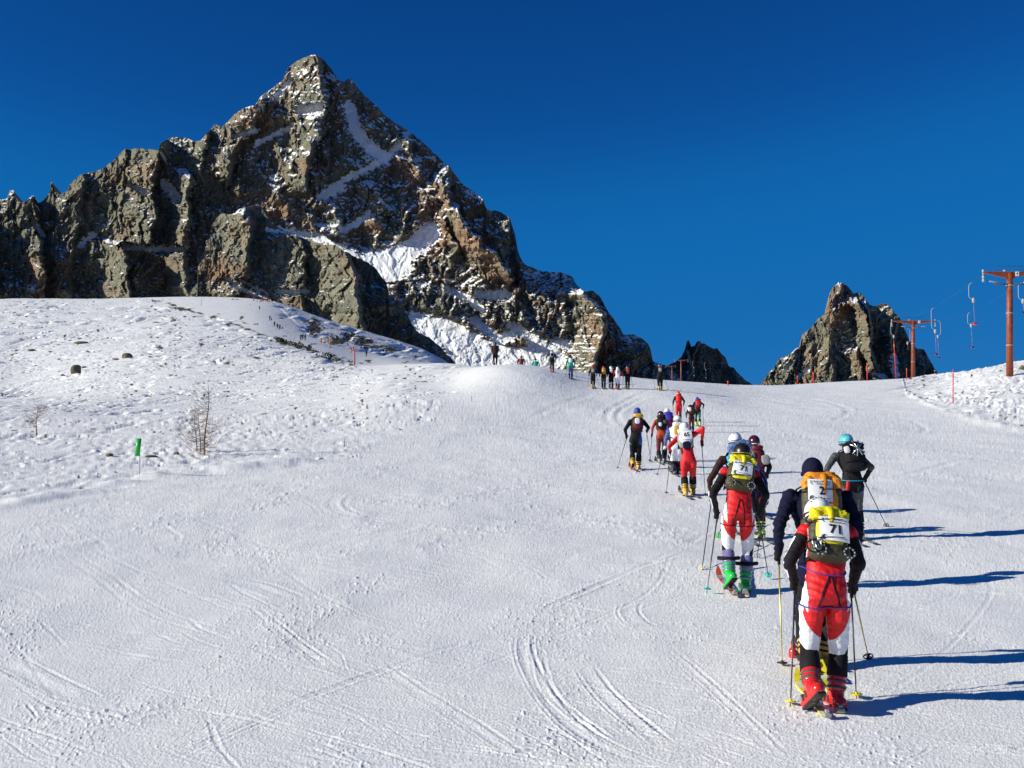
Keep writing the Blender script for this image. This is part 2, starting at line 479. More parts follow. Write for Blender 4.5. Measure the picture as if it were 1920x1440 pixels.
    # tracks and cracks: each one only touches the patch of ground round it
    def carve(hs, xs, ys, pts, w, dp, mode):
        d, fr, sd = segdist(xs, ys, pts)
        if mode == 't':
            zz = np.clip(ys / 11, 1, 6); dp = dp * (.12 if w > .03 else .28) * zz ** .7; w = w * (.6 if w > .03 else 1) * (zz if w < .03 else zz ** .4)
            ca = abs(pts[-1][0] - pts[0][0]) / (math.hypot(pts[-1][0] - pts[0][0], pts[-1][1] - pts[0][1]) + 1e-6)
            wm = .00022 * ys * ys * ca + .0005 * ys * (1 - ca); dp = dp * np.sqrt(np.minimum(1, w / wm)) ; w = np.maximum(w, wm)
            d = d + .5 * w * fbm(xs / .3, ys / .3, 61, 2)
            e = np.sin(np.clip(fr, 0, 1) * math.pi) ** .8 * np.clip(.7 + .8 * pn(xs / 1.4, ys / 1.4, 62), 0, 1.3)
            hs += dp * e * (-np.exp(-(d / w) ** 2) + .9 * np.exp(-((d - 1.9 * w) / (.7 * w)) ** 2))
        else:
            d = d + .4 * w * pn(xs / (5 * w), ys / (5 * w), 63)
            e = np.sin(np.clip(fr, 0, 1) * math.pi) ** .6
            hs += dp * e * (-np.exp(-(d / w) ** 2) - .6 * sd * np.exp(-((d - 1.2 * w) / (1.1 * w)) ** 2))
        return hs
    if X.ndim > 1:
        rr = _r; tt = np.radians(_t)
        for pts, w, dp, mode in TW:
            pad = max(.35, w * 8)
            pr = [math.hypot(*p) for p in pts]; pt = [math.atan2(p[0], p[1]) for p in pts]
            i0, i1 = np.searchsorted(rr, [min(pr) - pad, max(pr) + pad]); dt = pad / max(3, min(pr)); j0, j1 = np.searchsorted(tt, [min(pt) - dt, max(pt) + dt])
            if i1 <= i0 or j1 <= j0 or min(pr) < 4.5: continue
            h[i0:i1, j0:j1] = carve(h[i0:i1, j0:j1].copy(), X[i0:i1, j0:j1], Y[i0:i1, j0:j1], pts, w, dp, mode)
    h *= np.where(Y > 2, 1, .3)
    # bare stones and turf showing through the crust
    rk = np.zeros(X.shape)
    n1 = fbm(px / 26, py / 9, 71, 4, .6)
    d, fr, sd = segdist(px, py, FARL)
    rk = np.maximum(rk, sstep(.12, .5, n1 + .9 * np.exp(-((d + 0) / 3.2) ** 2) - .45) * (D > 125) * (px > 285))
    for cx, cy, rx, ry in ((590, 612, 14, 20), (630, 640, 22, 9), (655, 630, 16, 7), (680, 640, 24, 9), (735, 655, 20, 6), (700, 650, 30, 5)):
        e = 1 - np.sqrt(((px - cx) / rx) ** 2 + ((py - cy) / ry) ** 2)
        rk = np.maximum(rk, sstep(.05, .3, e + .7 * fbm(px / 7, py / 4, 72, 3) - .1) * (D > 125))
    # sparse bits over the left hillside and right bank
    n2 = pn(px / 9, py / 3.2, 73)
    clus = sstep(-.1, .5, fbm(px / 90, py / 40, 74, 3))
    rk = np.maximum(rk, sstep(.60, .76, n2 + .20 * clus) * rough * (D > 45))
    return h, rk, rough

def gz(x, y):
    """final ground height"""
    x = np.atleast_1d(np.asarray(x, float)); y = np.atleast_1d(np.asarray(y, float))
    b = gbase(x, y); h, _, _ = ground_detail(x, y, b)
    return float((b + h)[0])

# mesh: a wedge of fine cells in front, coarse all round
_r = [0.3, 1.0, 2.0, 3.2, 4.4, 5.4, 6.2]
_py = np.arange(1480, 770, -1.7)
_r += list(5500 / (_py - 690))
_r = [r for i, r in enumerate(_r) if i == 0 or r > _r[i - 1]]
r = _r[-1]
while r < 720: r *= 1.0042; _r.append(r)
while r < 9000: r *= 1.08; _r.append(r)
_r = np.array(_r)
_t = np.concatenate([np.linspace(-180, -32, 60), np.arange(-30, -27.2, .4), np.degrees(np.arctan(np.arange(-0.505, 0.506, 0.00072))),
                     np.arange(27.4, 30.2, .4), np.linspace(32, 180, 60)])
T, RR = np.meshgrid(np.radians(_t), _r)
GX = RR * np.sin(T); GY = RR * np.cos(T)
GB = gbase(GX, GY)
GH, GRK, GRO = ground_detail(GX, GY, GB)
pts = np.stack([GX, GY, GB + GH], -1)
me = grid_mesh("snow_ground", pts, flip=False)
attr(me, "rock", GRK); attr(me, "crust", GRO)

t = NT("snow"); b = t.b
co = t.n("ShaderNodeNewGeometry").outputs["Position"]
rk = t.n("ShaderNodeAttribute", attribute_name="rock").outputs["Fac"]
n1 = t.n("ShaderNodeTexNoise", i_Vector=co, i_Scale=0.7, i_Detail=6.0).outputs[0]
snowc = t.ramp(n1, [(0.3, (0.83, 0.84, 0.87)), (0.7, (0.90, 0.90, 0.90))])
n2 = t.n("ShaderNodeTexNoise", i_Vector=co, i_Scale=2.2, i_Detail=6.0).outputs[0]
rockc = t.ramp(n2, [(0.3, (0.05, 0.045, 0.03)), (0.55, (0.12, 0.10, 0.06)), (0.75, (0.2, 0.17, 0.12))])
t.l(t.mix(rk, snowc, rockc), b.inputs["Base Color"])
b.inputs["Roughness"].default_value = 0.62
b.inputs["Specular IOR Level"].default_value = 0.35
b.inputs["Subsurface Weight"].default_value = 0.0
g1 = t.n("ShaderNodeTexNoise", i_Vector=co, i_Scale=55.0, i_Detail=4.0, i_Roughness=0.7).outputs[0]
g2 = t.n("ShaderNodeTexVoronoi", i_Vector=co, i_Scale=42.0).outputs[0]
hsum = t.math('ADD', g1, t.math('MULTIPLY', g2, 0.5))
bn = t.n("ShaderNodeBump", i_Strength=0.7, i_Distance=0.008, i_Height=hsum)
t.l(bn.outputs[0], b.inputs["Normal"])
SNOW = t.m
ground = link("snow_ground", me, SNOW)
tag(ground, "ski slope of groomed and wind-crusted snow climbing to the skyline", kind="structure")
# ------------------------------------------------------------------ mountains
t = NT("mountain_rock"); b = t.b
co = t.n("ShaderNodeNewGeometry").outputs["Position"]
sn = t.n("ShaderNodeAttribute", attribute_name="snow").outputs["Fac"]
hu = t.n("ShaderNodeAttribute", attribute_name="hue").outputs["Fac"]
n1 = t.n("ShaderNodeTexNoise", i_Vector=co, i_Scale=0.045, i_Detail=8.0, i_Roughness=0.65).outputs[0]
mp = t.n("ShaderNodeMapping", i_Vector=co); mp.inputs["Scale"].default_value = (1, 1, .35)
n2 = t.n("ShaderNodeTexNoise", i_Vector=mp.outputs[0], i_Scale=0.25, i_Detail=6.0, i_Roughness=0.7).outputs[0]
grey = t.ramp(n1, [(0.3, (0.13, 0.135, 0.105)), (0.5, (0.21, 0.205, 0.15)), (0.72, (0.31, 0.275, 0.195))])
brown = t.ramp(n1, [(0.3, (0.19, 0.135, 0.09)), (0.55, (0.32, 0.205, 0.13)), (0.75, (0.42, 0.29, 0.19))])
rockc = t.mix(hu, grey, brown)
rockc = t.mix(t.ramp(n2, [(0.35, 0.0), (0.65, 1.0)]), t.mix(1.0, rockc, (0.62, 0.62, 0.66), 'MULTIPLY'), rockc)
nf = t.n("ShaderNodeTexNoise", i_Vector=co, i_Scale=0.16, i_Detail=6.0, i_Roughness=0.7).outputs[0]
sf = t.math('ADD', sn, t.math('MULTIPLY', t.math('SUBTRACT', nf, 0.5), 0.9))
sf = t.ramp(sf, [(0.47, 0.0), (0.53, 1.0)])
t.l(t.mix(sf, rockc, (0.86, 0.87, 0.89)), b.inputs["Base Color"])
b.inputs["Roughness"].default_value = 0.9; b.inputs["Specular IOR Level"].default_value = 0.1
bn = t.n("ShaderNodeBump", i_Strength=0.6, i_Distance=3.0, i_Height=n2)
t.l(bn.outputs[0], b.inputs["Normal"])
ROCK = t.m

def mountain(name, label, sky, ybase, Z0, kz, ridges, snows, hues, seed, step=1.25, rows=430, rough=1.0, sthr=.72, jag=2.0, y0=None, frac=.10, zones=()):
    sx = [p[0] for p in sky]; sy = [p[1] for p in sky]
    px = np.arange(sx[0], sx[-1] + .1, step); nx = len(px)
    top = np.interp(px, sx, sy)
    top = top + jag * (fbm(px / 14, px * 0 + seed, seed, 4, .65)) * sstep(0, 30, px - px[0]) * sstep(0, 30, px[-1] - px)
    base = np.interp(px, [p[0] for p in ybase], [p[1] for p in ybase])
    ymin = min(sy) if y0 is None else y0
    v = np.linspace(0, 1, rows)[:, None]
    PX = np.broadcast_to(px, (rows, nx)).copy(); PY = top + (base - top) * v
    sc = Z0 / 1500.0
    wx = PX + 9 * fbm(PX / 45, PY / 45, seed + 1, 3); wy = PY + 9 * fbm(PX / 45, PY / 45, seed + 2, 3)
    rel = np.zeros(PX.shape)
    for pts, h, wl, wr in ridges:
        ys = [p[1] for p in pts]; xs = [p[0] for p in pts]
        xr = np.interp(wy, ys, xs) + 3 * fbm(PY / 9, PX * 0, seed + int(xs[0]), 3)
        d = wx - xr
        prof = np.where(d < 0, np.clip(1 + d / wl, 0, 1) ** 1.4, np.clip(1 - d / wr, 0, 1))
        e = sstep(ys[0] - 18, ys[0] + 6, PY) * (1 - sstep(ys[-1] - 10, ys[-1] + 22, PY))
        rel = np.maximum(rel, 1.25 * h * prof * e)
    am = rough * (0.5 + 0.5 * sstep(0, 25, PY - top))
    rel += am * 17 * (ridged(wx / 120, wy / 190, seed + 3, 3, .45) - .9)
    rel += am * 9 * (ridged(wx / 42, wy / 80, seed + 33, 3, .5) - .9)
    rel += am * 4.5 * cells(wx / 46, wy / 60, seed + 4, 1.1)
    rel += am * 5.0 * (ridged((wx + .5 * wy) / 19, wy / 30, seed + 34, 3, .55) - .9)
    rel += am * 5.5 * cells(wx / 19, wy / 22, seed + 5, 1.5)
    rel += am * 3.6 * cells((wx + 2 * pn(PX / 6, PY / 6, 9)) / 8, wy / 8.5, seed + 6, 1.5)
    rel += am * 1.7 * cells(wx / 3.8, wy / 4.6, seed + 46, 1.4)
    rel += am * 2.6 * (ridged(wx / 9, wy / 15, seed + 7, 4, .62) - .8)
    rel += am * 1.1 * fbm(PX / 2.6, PY / 2.6, seed + 8, 2)
    rel *= sc
    smk = np.zeros(PX.shape)
    for s in snows:
        pts, w = s[0], s[1]
        d, fr, sd = segdist(PX, PY, pts)
        smk = np.maximum(smk, 1 - (d + 5 * fbm(PX / 8, PY / 5, seed + 9, 3)) / w)
    flat = sstep(.0, .5, smk)
    rel = rel * (1 - .82 * sstep(.0, .35, smk))
    Z = (Z0 - kz * sc * (PY - ymin)) - rel
    pts = P(PX, PY, Z)
    dx = np.gradient(pts, axis=1); dy = np.gradient(pts, axis=0)
    n = np.cross(dx, dy); n /= np.linalg.norm(n, axis=-1, keepdims=True) + 1e-9
    nz = n[..., 2] * np.where(n[..., 1] > 0, -1, 1)
    nzs = nz.copy()
    for _ in range(1):
        nzs[1:-1, 1:-1] = (nzs[1:-1, 1:-1] * 2 + nzs[:-2, 1:-1] + nzs[2:, 1:-1] + nzs[1:-1, :-2] + nzs[1:-1, 2:]) / 6
    zone = np.zeros(PX.shape)
    for cx, cy, rx, ry, a in zones: zone = zone + a * np.exp(-((PX - cx) / rx) ** 2 - ((PY - cy) / ry) ** 2)
    q = nzs + .16 * fbm(PX / 60, PY / 40, seed + 12, 4) + .16 * fbm(PX / 7, PY / 4, seed + 13, 3) + .12 * zone
    thr = np.quantile(q, 1 - frac)
    snow = .5 + (q - thr) * 3.2
    smk = smk + .30 * fbm(PX / 5, PY / 3.5, seed + 15, 3) - .5 * np.clip(.30 - nzs, 0, 1)
    snow = np.maximum(snow, np.clip(smk * 2.0, -1, 1) * .9 + .05)
    hue = .17 + .8 * fbm(PX / 55, PY / 60, seed + 14, 4) 
    for cx, cy, rx, ry, a in hues:
        hue = hue + a * np.exp(-((PX - cx) / rx) ** 2 - ((PY - cy) / ry) ** 2)
    # rear side: falls away behind the crest
    back = []
    crest = pts[0]
    for k, (dz, dyy) in enumerate(((3, 4), (14, 50), (40, 190), (120, 400), (300, 700), (600, 1100)) if name == 'mountain' else ((3, 4), (12, 14), (40, 40), (120, 110), (300, 300), (600, 700))):  # main peak's unseen back is drawn out far to shade the low crag
        q = crest.copy(); q[:, 2] -= dz * sc * (1 + .3 * pn(px / 20, px * 0 + k, seed + 20)); q[:, 1] += dyy * sc
        back.append(q)
    allp = np.concatenate([np.stack(back[::-1]), pts], 0)
    nb = len(back)
    me = grid_mesh(name, allp, flip=True)
    attr(me, "snow", np.concatenate([np.repeat(snow[:1], nb, 0), snow], 0))
    attr(me, "hue", np.clip(np.concatenate([np.repeat(hue[:1], nb, 0), hue], 0), 0, 1))
    o = link(name, me, ROCK, smooth=False)
    return tag(o, label, kind="structure")

SKY_MAIN = [(-420,520),(-250,470),(-120,420),(-40,392),(0,374),(14,372),(18,357),(26,356),(29,378),(42,380),(56,370),(64,366),(70,380),(78,380),(88,366),(94,358),(95,342),(99,341),(103,362),(118,362),(128,357),(128,348),
 (150,328),(176,322),(200,312),(222,292),(232,280),(262,278),(283,280),(297,282),(301,268),(320,258),(345,257),(366,265),(378,262),(395,242),(402,232),(416,238),(440,215),(455,203),(478,198),(488,182),(510,165),(530,150),(540,128),
 (560,112),(578,104),(590,102),(603,108),(622,130),(636,152),(646,154),(651,148),(660,148),(668,162),(685,180),(697,190),(720,214),(740,230),(764,244),(790,264),(815,289),(832,303),(845,315),(863,341),(880,354),(893,362),(906,375),(912,392),
 (922,396),(931,393),(945,402),(955,408),(962,428),(966,440),(970,465),(974,479),(982,494),(1005,505),(1025,510),(1052,511),(1066,515),(1074,520),(1082,536),(1092,545),(1112,545),(1124,556),(1134,573),(1145,590),(1155,604),(1170,627),(1190,628),(1203,634),(1215,645),(1220,655),(1224,677),(1250,686),(1290,720),(1340,760)]
mountain("mountain", "towering pyramid-shaped rock peak streaked with snow", SKY_MAIN,
 [(-420,640),(0,620),(500,620),(700,680),(860,730),(1340,790)], 1500, .52,
 [([(592,102),(604,150),(602,200),(594,250),(578,300),(570,350)], 62, 80, 9),
  ([(490,182),(478,215),(462,250),(430,290),(424,330)], 38, 70, 10),
  ([(532,290),(528,330),(524,370)], 22, 50, 8),
  ([(302,262),(290,330),(286,400),(282,462)], 52, 90, 8),
  ([(236,280),(236,310),(230,345)], 22, 50, 8),
  ([(390,245),(378,290),(372,330)], 26, 40, 8),
  ([(352,330),(352,400),(346,460),(350,560)], 60, 45, 8),
  ([(156,330),(150,380),(140,430),(130,480),(130,570)], 16, 60, 8),
  ([(60,372),(70,420),(75,470),(80,570)], 45, 140, 8),
  ([(-60,400),(-40,470),(-20,600)], 70, 200, 10),
  ([(236,462),(238,500),(240,600)], 80, 70, 7),
  ([(764,262),(775,300),(792,330)], 26, 45, 8),
  ([(838,345),(842,380),(838,420),(852,465)], 30, 36, 7),
  ([(858,395),(884,438),(925,480),(955,515)], 70, 60, 6),
  ([(905,372),(912,385),(915,398)], 18, 60, 7),
  ([(1056,530),(1062,560),(1060,585)], 16, 18, 6),
  ([(1078,538),(1084,560),(1082,590)], 22, 18, 6),
  ([(1100,550),(1128,585),(1134,625),(1112,660),(1118,720)], 80, 60, 6),
  ([(975,560),(985,585),(980,610)], 18, 40, 6),
  ([(700,350),(712,385),(708,420)], 20, 50, 8),
  ([(620,380),(632,410),(628,440)], 20, 50, 8),
 ],
 [([(655,200),(662,225),(668,245),(690,272),(722,298)], 17), ([(600,372),(622,352),(660,330),(695,312)], 9), ([(695,312),(730,292),(748,268)], 10), ([(606,368),(640,350)], 12),
  ([(640,430),(668,420),(690,400)], 9), ([(700,492),(745,478),(780,460),(806,434)], 28), ([(700,500),(735,512),(760,500)], 20), ([(640,470),(700,496)], 12), ([(590,440),(640,466)], 9),
  ([(780,612),(830,622),(870,645),(905,668)], 40), ([(860,640),(940,668),(1040,672)], 28), ([(780,640),(830,672),(880,695)], 22), ([(890,600),(940,640)], 13), ([(1010,650),(1060,645)], 12), ([(930,640),(960,625)], 14), ([(1000,640),(1030,660),(1000,675)], 20), ([(900,552),(950,552)], 13), ([(960,610),(1000,635)], 13),
  ([(440,255),(480,245)], 6), ([(480,270),(520,250),(545,238)], 7), ([(560,205),(600,200)], 12), ([(230,462),(280,466),(340,466)], 8), ([(240,345),(275,362)], 7), ([(310,345),(330,370)], 14), ([(470,415),(520,430),(580,440)], 9), ([(840,540),(880,560),(905,580)], 9), ([(520,180),(545,150)], 7), ([(60,410),(80,440)], 8), ([(150,460),(175,440)], 8)],
 [(930,440,90,90,.25), (840,440,90,120,.12), (885,375,45,28,.8), (815,395,30,40,.7), (470,235,40,50,.5), (580,270,25,40,.5), (760,270,30,40,.4), (640,400,60,40,.25), (950,545,60,30,.25), (1110,590,30,60,.3), (220,380,90,60,-.3), (350,330,60,60,-.2)],
 101, frac=.15, zones=[(700, 370, 110, 150, 1.3), (930, 590, 150, 90, 1.5), (560, 170, 90, 70, .8), (585, 215, 40, 25, .8), (200, 400, 220, 160, -1.2)])

SKY_FRONT = [(330,600),(350,575),(357,545),(371,530),(367,505),(385,480),(381,458),(394,446),(392,428),(403,412),(418,400),(436,402),(448,392),(480,384),(492,392),(510,420),(545,436),(580,446),(606,442),(622,452),(640,468),(668,482),(690,492),(706,505),(716,520),(724,530),(730,552),(738,560),(752,584),(764,592),(780,620),(806,634),(826,650),(842,668),(870,700)]
mountain("foothill", "dark rock buttress in front of the main peak with shaded right side", SKY_FRONT,
 [(330,640),(600,680),(870,760)], 900, .5,
 [([(458,400),(470,440),(462,500),(440,560)], 34, 60, 8),
  ([(560,440),(572,480),(560,540),(570,600)], 24, 70, 8),
  ([(640,455),(660,500),(668,560),(680,640)], 95, 90, 8),
  ([(604,520),(610,560),(606,620)], 14, 40, 8)],
 [([(420,520),(450,540),(500,560)], 6), ([(520,545),(550,550),(575,545)], 7), ([(450,525),(500,550)], 4), ([(500,430),(560,440)], 5)],
 [(560,500,90,60,-.3), (610,580,60,40,-.2)], 202, rough=.8, frac=.05, jag=2.5)

SKY_R = [(1400,745),(1425,722),(1440,700),(1450,690),(1462,672),(1480,665),(1492,655),(1500,650),(1502,640),(1504,628),(1520,614),(1532,600),(1546,588),(1554,570),(1556,550),(1562,537),(1572,530),(1585,533),(1594,542),(1600,550),(1612,548),(1622,558),(1630,572),(1640,574),(1652,570),(1664,569),(1674,582),(1686,595),(1694,612),(1706,640),(1720,654),(1732,655),(1742,672),(1752,690),(1762,704),(1780,730)]
mountain("distant_peak", "smaller twin-topped rock peak on the right skyline", SKY_R,
 [(1400,780),(1780,790)], 2300, .55,
 [([(1578,535),(1574,580),(1562,620),(1556,670),(1562,740)], 13, 110, 6),
  ([(1606,570),(1622,590),(1632,640),(1640,700)], 48, 34, 6),
  ([(1628,580),(1632,620),(1636,660),(1650,720)], 40, 30, 6),
  ([(1666,624),(1672,660),(1690,720)], 26, 26, 6),
  ([(1488,660),(1490,690),(1500,720)], 14, 30, 6),
  ([(1605,660),(1612,690),(1620,740)], 26, 28, 6)],
 [([(1500,705),(1515,690)], 6), ([(1475,690),(1484,682)], 5), ([(1590,555),(1586,563)], 4), ([(1675,670),(1680,700)], 9), ([(1640,700),(1665,712)], 7), ([(1585,715),(1605,712)], 5)],
 [(1560,560,30,40,.5), (1540,620,60,60,.2)], 303, step=.8, rows=260, rough=.75, frac=.05, jag=2.0)

SKY_S = [(1215,700),(1250,686),(1270,676),(1278,668),(1284,655),(1288,640),(1292,638),(1296,650),(1302,648),(1308,640),(1312,638),(1316,644),(1322,645),(1330,650),(1338,654),(1344,652),(1350,660),(1360,670),(1366,686),(1376,690),(1388,704),(1402,716),(1415,724),(1440,745)]
mountain("distant_hill", "low jagged rock crag in shade between the two peaks", SKY_S,
 [(1215,770),(1440,790)], 1900, .2,
 [([(1230,680),(1236,720),(1240,760)], 90, 60, 6), ([(1292,640),(1292,655),(1286,668)], 20, 12, 5), ([(1313,640),(1308,655),(1300,664)], 22, 14, 5), ([(1290,662),(1288,700),(1290,760)], 100, 40, 5)],
 [], [], 404, step=.8, rows=160, rough=.6, frac=.02, jag=1.5)
# ------------------------------------------------------------------ shape accumulator
from mathutils.bvhtree import BVHTree
V = Vector
class MB:
    def __init__(s): s.v = []; s.f = []; s.m = []
    def add(s, vs, fs, m=0):
        n = len(s.v); s.v += [tuple(q) for q in vs]
        s.f += [tuple(i + n for i in f) for f in fs]; s.m += [m] * len(fs)
    def frame(s, ax):
        ax = V(ax).normalized(); h = V((0, 0, 1)) if abs(ax.z) < .9 else V((0, 1, 0))
        u = ax.cross(h).normalized(); w = ax.cross(u).normalized()
        return ax, u, w
    def tube(s, pts, rad, n=10, m=0, cap=True, closed=False, flat=1.0, up=None):
        """swept round (or flattened) tube through points"""
        pts = [V(p) for p in pts]; k = len(pts)
        if not hasattr(rad, "__len__"): rad = [rad] * k
        vs = []
        pu = None
        for i, p in enumerate(pts):
            a = pts[(i + 1) % k] if (i < k - 1 or closed) else p
            b = pts[i - 1] if (i > 0 or closed) else p
            ax = (a - b); ax = ax.normalized() if ax.length > 1e-9 else V((0, 0, 1))
            if up is not None: h = V(up)
            elif pu is not None: h = pu
            else: h = V((0, 0, 1)) if abs(ax.z) < .9 else V((0, 1, 0))
            u = (h - ax * h.dot(ax))
            u = u.normalized() if u.length > 1e-6 else ax.orthogonal().normalized()
            pu = u; w = ax.cross(u)
            for j in range(n):
                t = 2 * math.pi * j / n
                vs.append(p + u * (math.cos(t) * rad[i] * flat) + w * (math.sin(t) * rad[i]))
        fs = []
        for i in range(k if closed else k - 1):
            for j in range(n):
                a = i * n + j; b = i * n + (j + 1) % n; c = ((i + 1) % k) * n + (j + 1) % n; d = ((i + 1) % k) * n + j
                fs.append((a, b, c, d))
        if cap and not closed:
            fs.append(tuple(range(n))[::-1]); fs.append(tuple((k - 1) * n + j for j in range(n)))
        s.add(vs, fs, m)
    def capsule(s, a, b, ra, rb, n=12, m=0):
        a = V(a); b = V(b); d = b - a
        if d.length < 1e-6: d = V((0, 0, 1e-4)); b = a + d
        ax = d.normalized(); pts = []; rad = []
        for t in (-.98, -.8, -.45, 0): pts.append(a + ax * ra * t); rad.append(ra * math.sqrt(max(0.02, 1 - t * t)))
        for t in (0.001, .45, .8, .98): pts.append(b + ax * rb * t); rad.append(rb * math.sqrt(max(0.02, 1 - t * t)))
        s.tube(pts, rad, n, m)
    def loft(s, secs, n=20, m=0):
        """secs: (centre, half width vec, half depth vec)"""
        vs = []
        for c, a, b in secs:
            c = V(c); a = V(a); b = V(b)
            for j in range(n):
                t = 2 * math.pi * j / n
                ct, st = math.cos(t), math.sin(t)
                e = .82
                vs.append(c + a * (abs(ct) ** e * (1 if ct > 0 else -1)) + b * (abs(st) ** e * (1 if st > 0 else -1)))
        fs = []
        for i in range(len(secs) - 1):
            for j in range(n):
                fs.append((i * n + j, i * n + (j + 1) % n, (i + 1) * n + (j + 1) % n, (i + 1) * n + j))
        fs.append(tuple(range(n))[::-1]); fs.append(tuple((len(secs) - 1) * n + j for j in range(n)))
        s.add(vs, fs, m)
    def box(s, c, sx, sy, sz, M=None, m=0, bev=0.0):
        c = V(c); M = M or Matrix.Identity(3)
        if bev <= 0:
            vs = [c + M @ V((x * sx / 2, y * sy / 2, z * sz / 2)) for x in (-1, 1) for y in (-1, 1) for z in (-1, 1)]
            s.add(vs, [(0, 1, 3, 2), (4, 6, 7, 5), (0, 4, 5, 1), (2, 3, 7, 6), (0, 2, 6, 4), (1, 5, 7, 3)], m)
            return
        bm = bmesh.new(); bmesh.ops.create_cube(bm, size=1.0)
        bmesh.ops.scale(bm, vec=(sx, sy, sz), verts=bm.verts)
        bmesh.ops.bevel(bm, geom=bm.edges[:], offset=bev, segments=2, affect='EDGES', profile=.6)
        s.bm(bm, c, M, m)
    def bm(s, bm, c=(0, 0, 0), M=None, m=0):
        c = V(c); M = M or Matrix.Identity(3)
        bm.verts.ensure_lookup_table(); bm.verts.index_update()
        s.add([c + M @ v.co for v in bm.verts], [[v.index for v in f.verts] for f in bm.faces], m); bm.free()
    def ellip(s, c, rx, ry, rz, M=None, m=0, n=16, zc=(-1, 1), fn=None):
        """ellipsoid, optionally only the band zc of its height; fn(x,y,z) -> displaced unit point"""
        c = V(c); M = M or Matrix.Identity(3); k = max(6, n // 2 + 1)
        t0 = math.asin(max(-1, zc[0])); t1 = math.asin(min(1, zc[1])); vs = []
        for i in range(k + 1):
            t = t0 + (t1 - t0) * i / k
            if abs(abs(t) - math.pi / 2) < 1e-3: t *= .985
            for j in range(n):
                a = 2 * math.pi * j / n
                p = (math.cos(t) * math.cos(a), math.cos(t) * math.sin(a), math.sin(t))
                if fn: p = fn(*p)
                vs.append(c + M @ V((p[0] * rx, p[1] * ry, p[2] * rz)))
        fs = [(i * n + j, i * n + (j + 1) % n, (i + 1) * n + (j + 1) % n, (i + 1) * n + j) for i in range(k) for j in range(n)]
        fs += [tuple(range(n))[::-1], tuple(k * n + j for j in range(n))]
        s.add(vs, fs, m)
    def torus(s, c, R0, r, M=None, m=0, n=20, k=6, sx=1.0):
        M = M or Matrix.Identity(3)
        s.tube([V(c) + M @ V((sx * R0 * math.cos(t), R0 * math.sin(t), 0)) for t in [2 * math.pi * i / n for i in range(n)]], r, k, m, closed=True)
    def mesh(s, name):
        me = bpy.data.meshes.new(name); me.from_pydata(s.v, [], s.f); me.update()
        me.polygons.foreach_set("material_index", s.m)
        return me
    def build(s, name, mats, parent=None, smooth=True):
        return link(name, s.mesh(name), mats, parent, smooth)

def remesh(mb, voxel, smooth=2, name="body"):
    """fuse everything in the accumulator into one continuous surface"""
    me = mb.mesh("tmp"); o = bpy.data.objects.new("tmp", me); COL.objects.link(o)
    r = o.modifiers.new("r", 'REMESH'); r.mode = 'VOXEL'; r.voxel_size = voxel
    if smooth:
        q = o.modifiers.new("s", 'SMOOTH'); q.factor = .5; q.iterations = smooth
    dg = bpy.context.evaluated_depsgraph_get()
    out = bpy.data.meshes.new_from_object(o.evaluated_get(dg)); out.name = name
    bpy.data.objects.remove(o); bpy.data.meshes.remove(me)
    out.materials.clear()
    return out

def text_mesh(body, size, bold=0.0):
    cu = bpy.data.curves.new("tmp", 'FONT'); cu.body = body; cu.size = size; cu.align_x = 'CENTER'; cu.align_y = 'CENTER'
    cu.offset = bold; cu.resolution_u = 3
    o = bpy.data.objects.new("tmp", cu); COL.objects.link(o)
    dg = bpy.context.evaluated_depsgraph_get()
    me = bpy.data.meshes.new_from_object(o.evaluated_get(dg))
    vs = [tuple(v.co) for v in me.vertices]; fs = [tuple(p.vertices) for p in me.polygons]
    bpy.data.objects.remove(o); bpy.data.curves.remove(cu); bpy.data.meshes.remove(me)
    return vs, fs

def basis(x, y, z):
    return Matrix((V(x), V(y), V(z))).transposed()

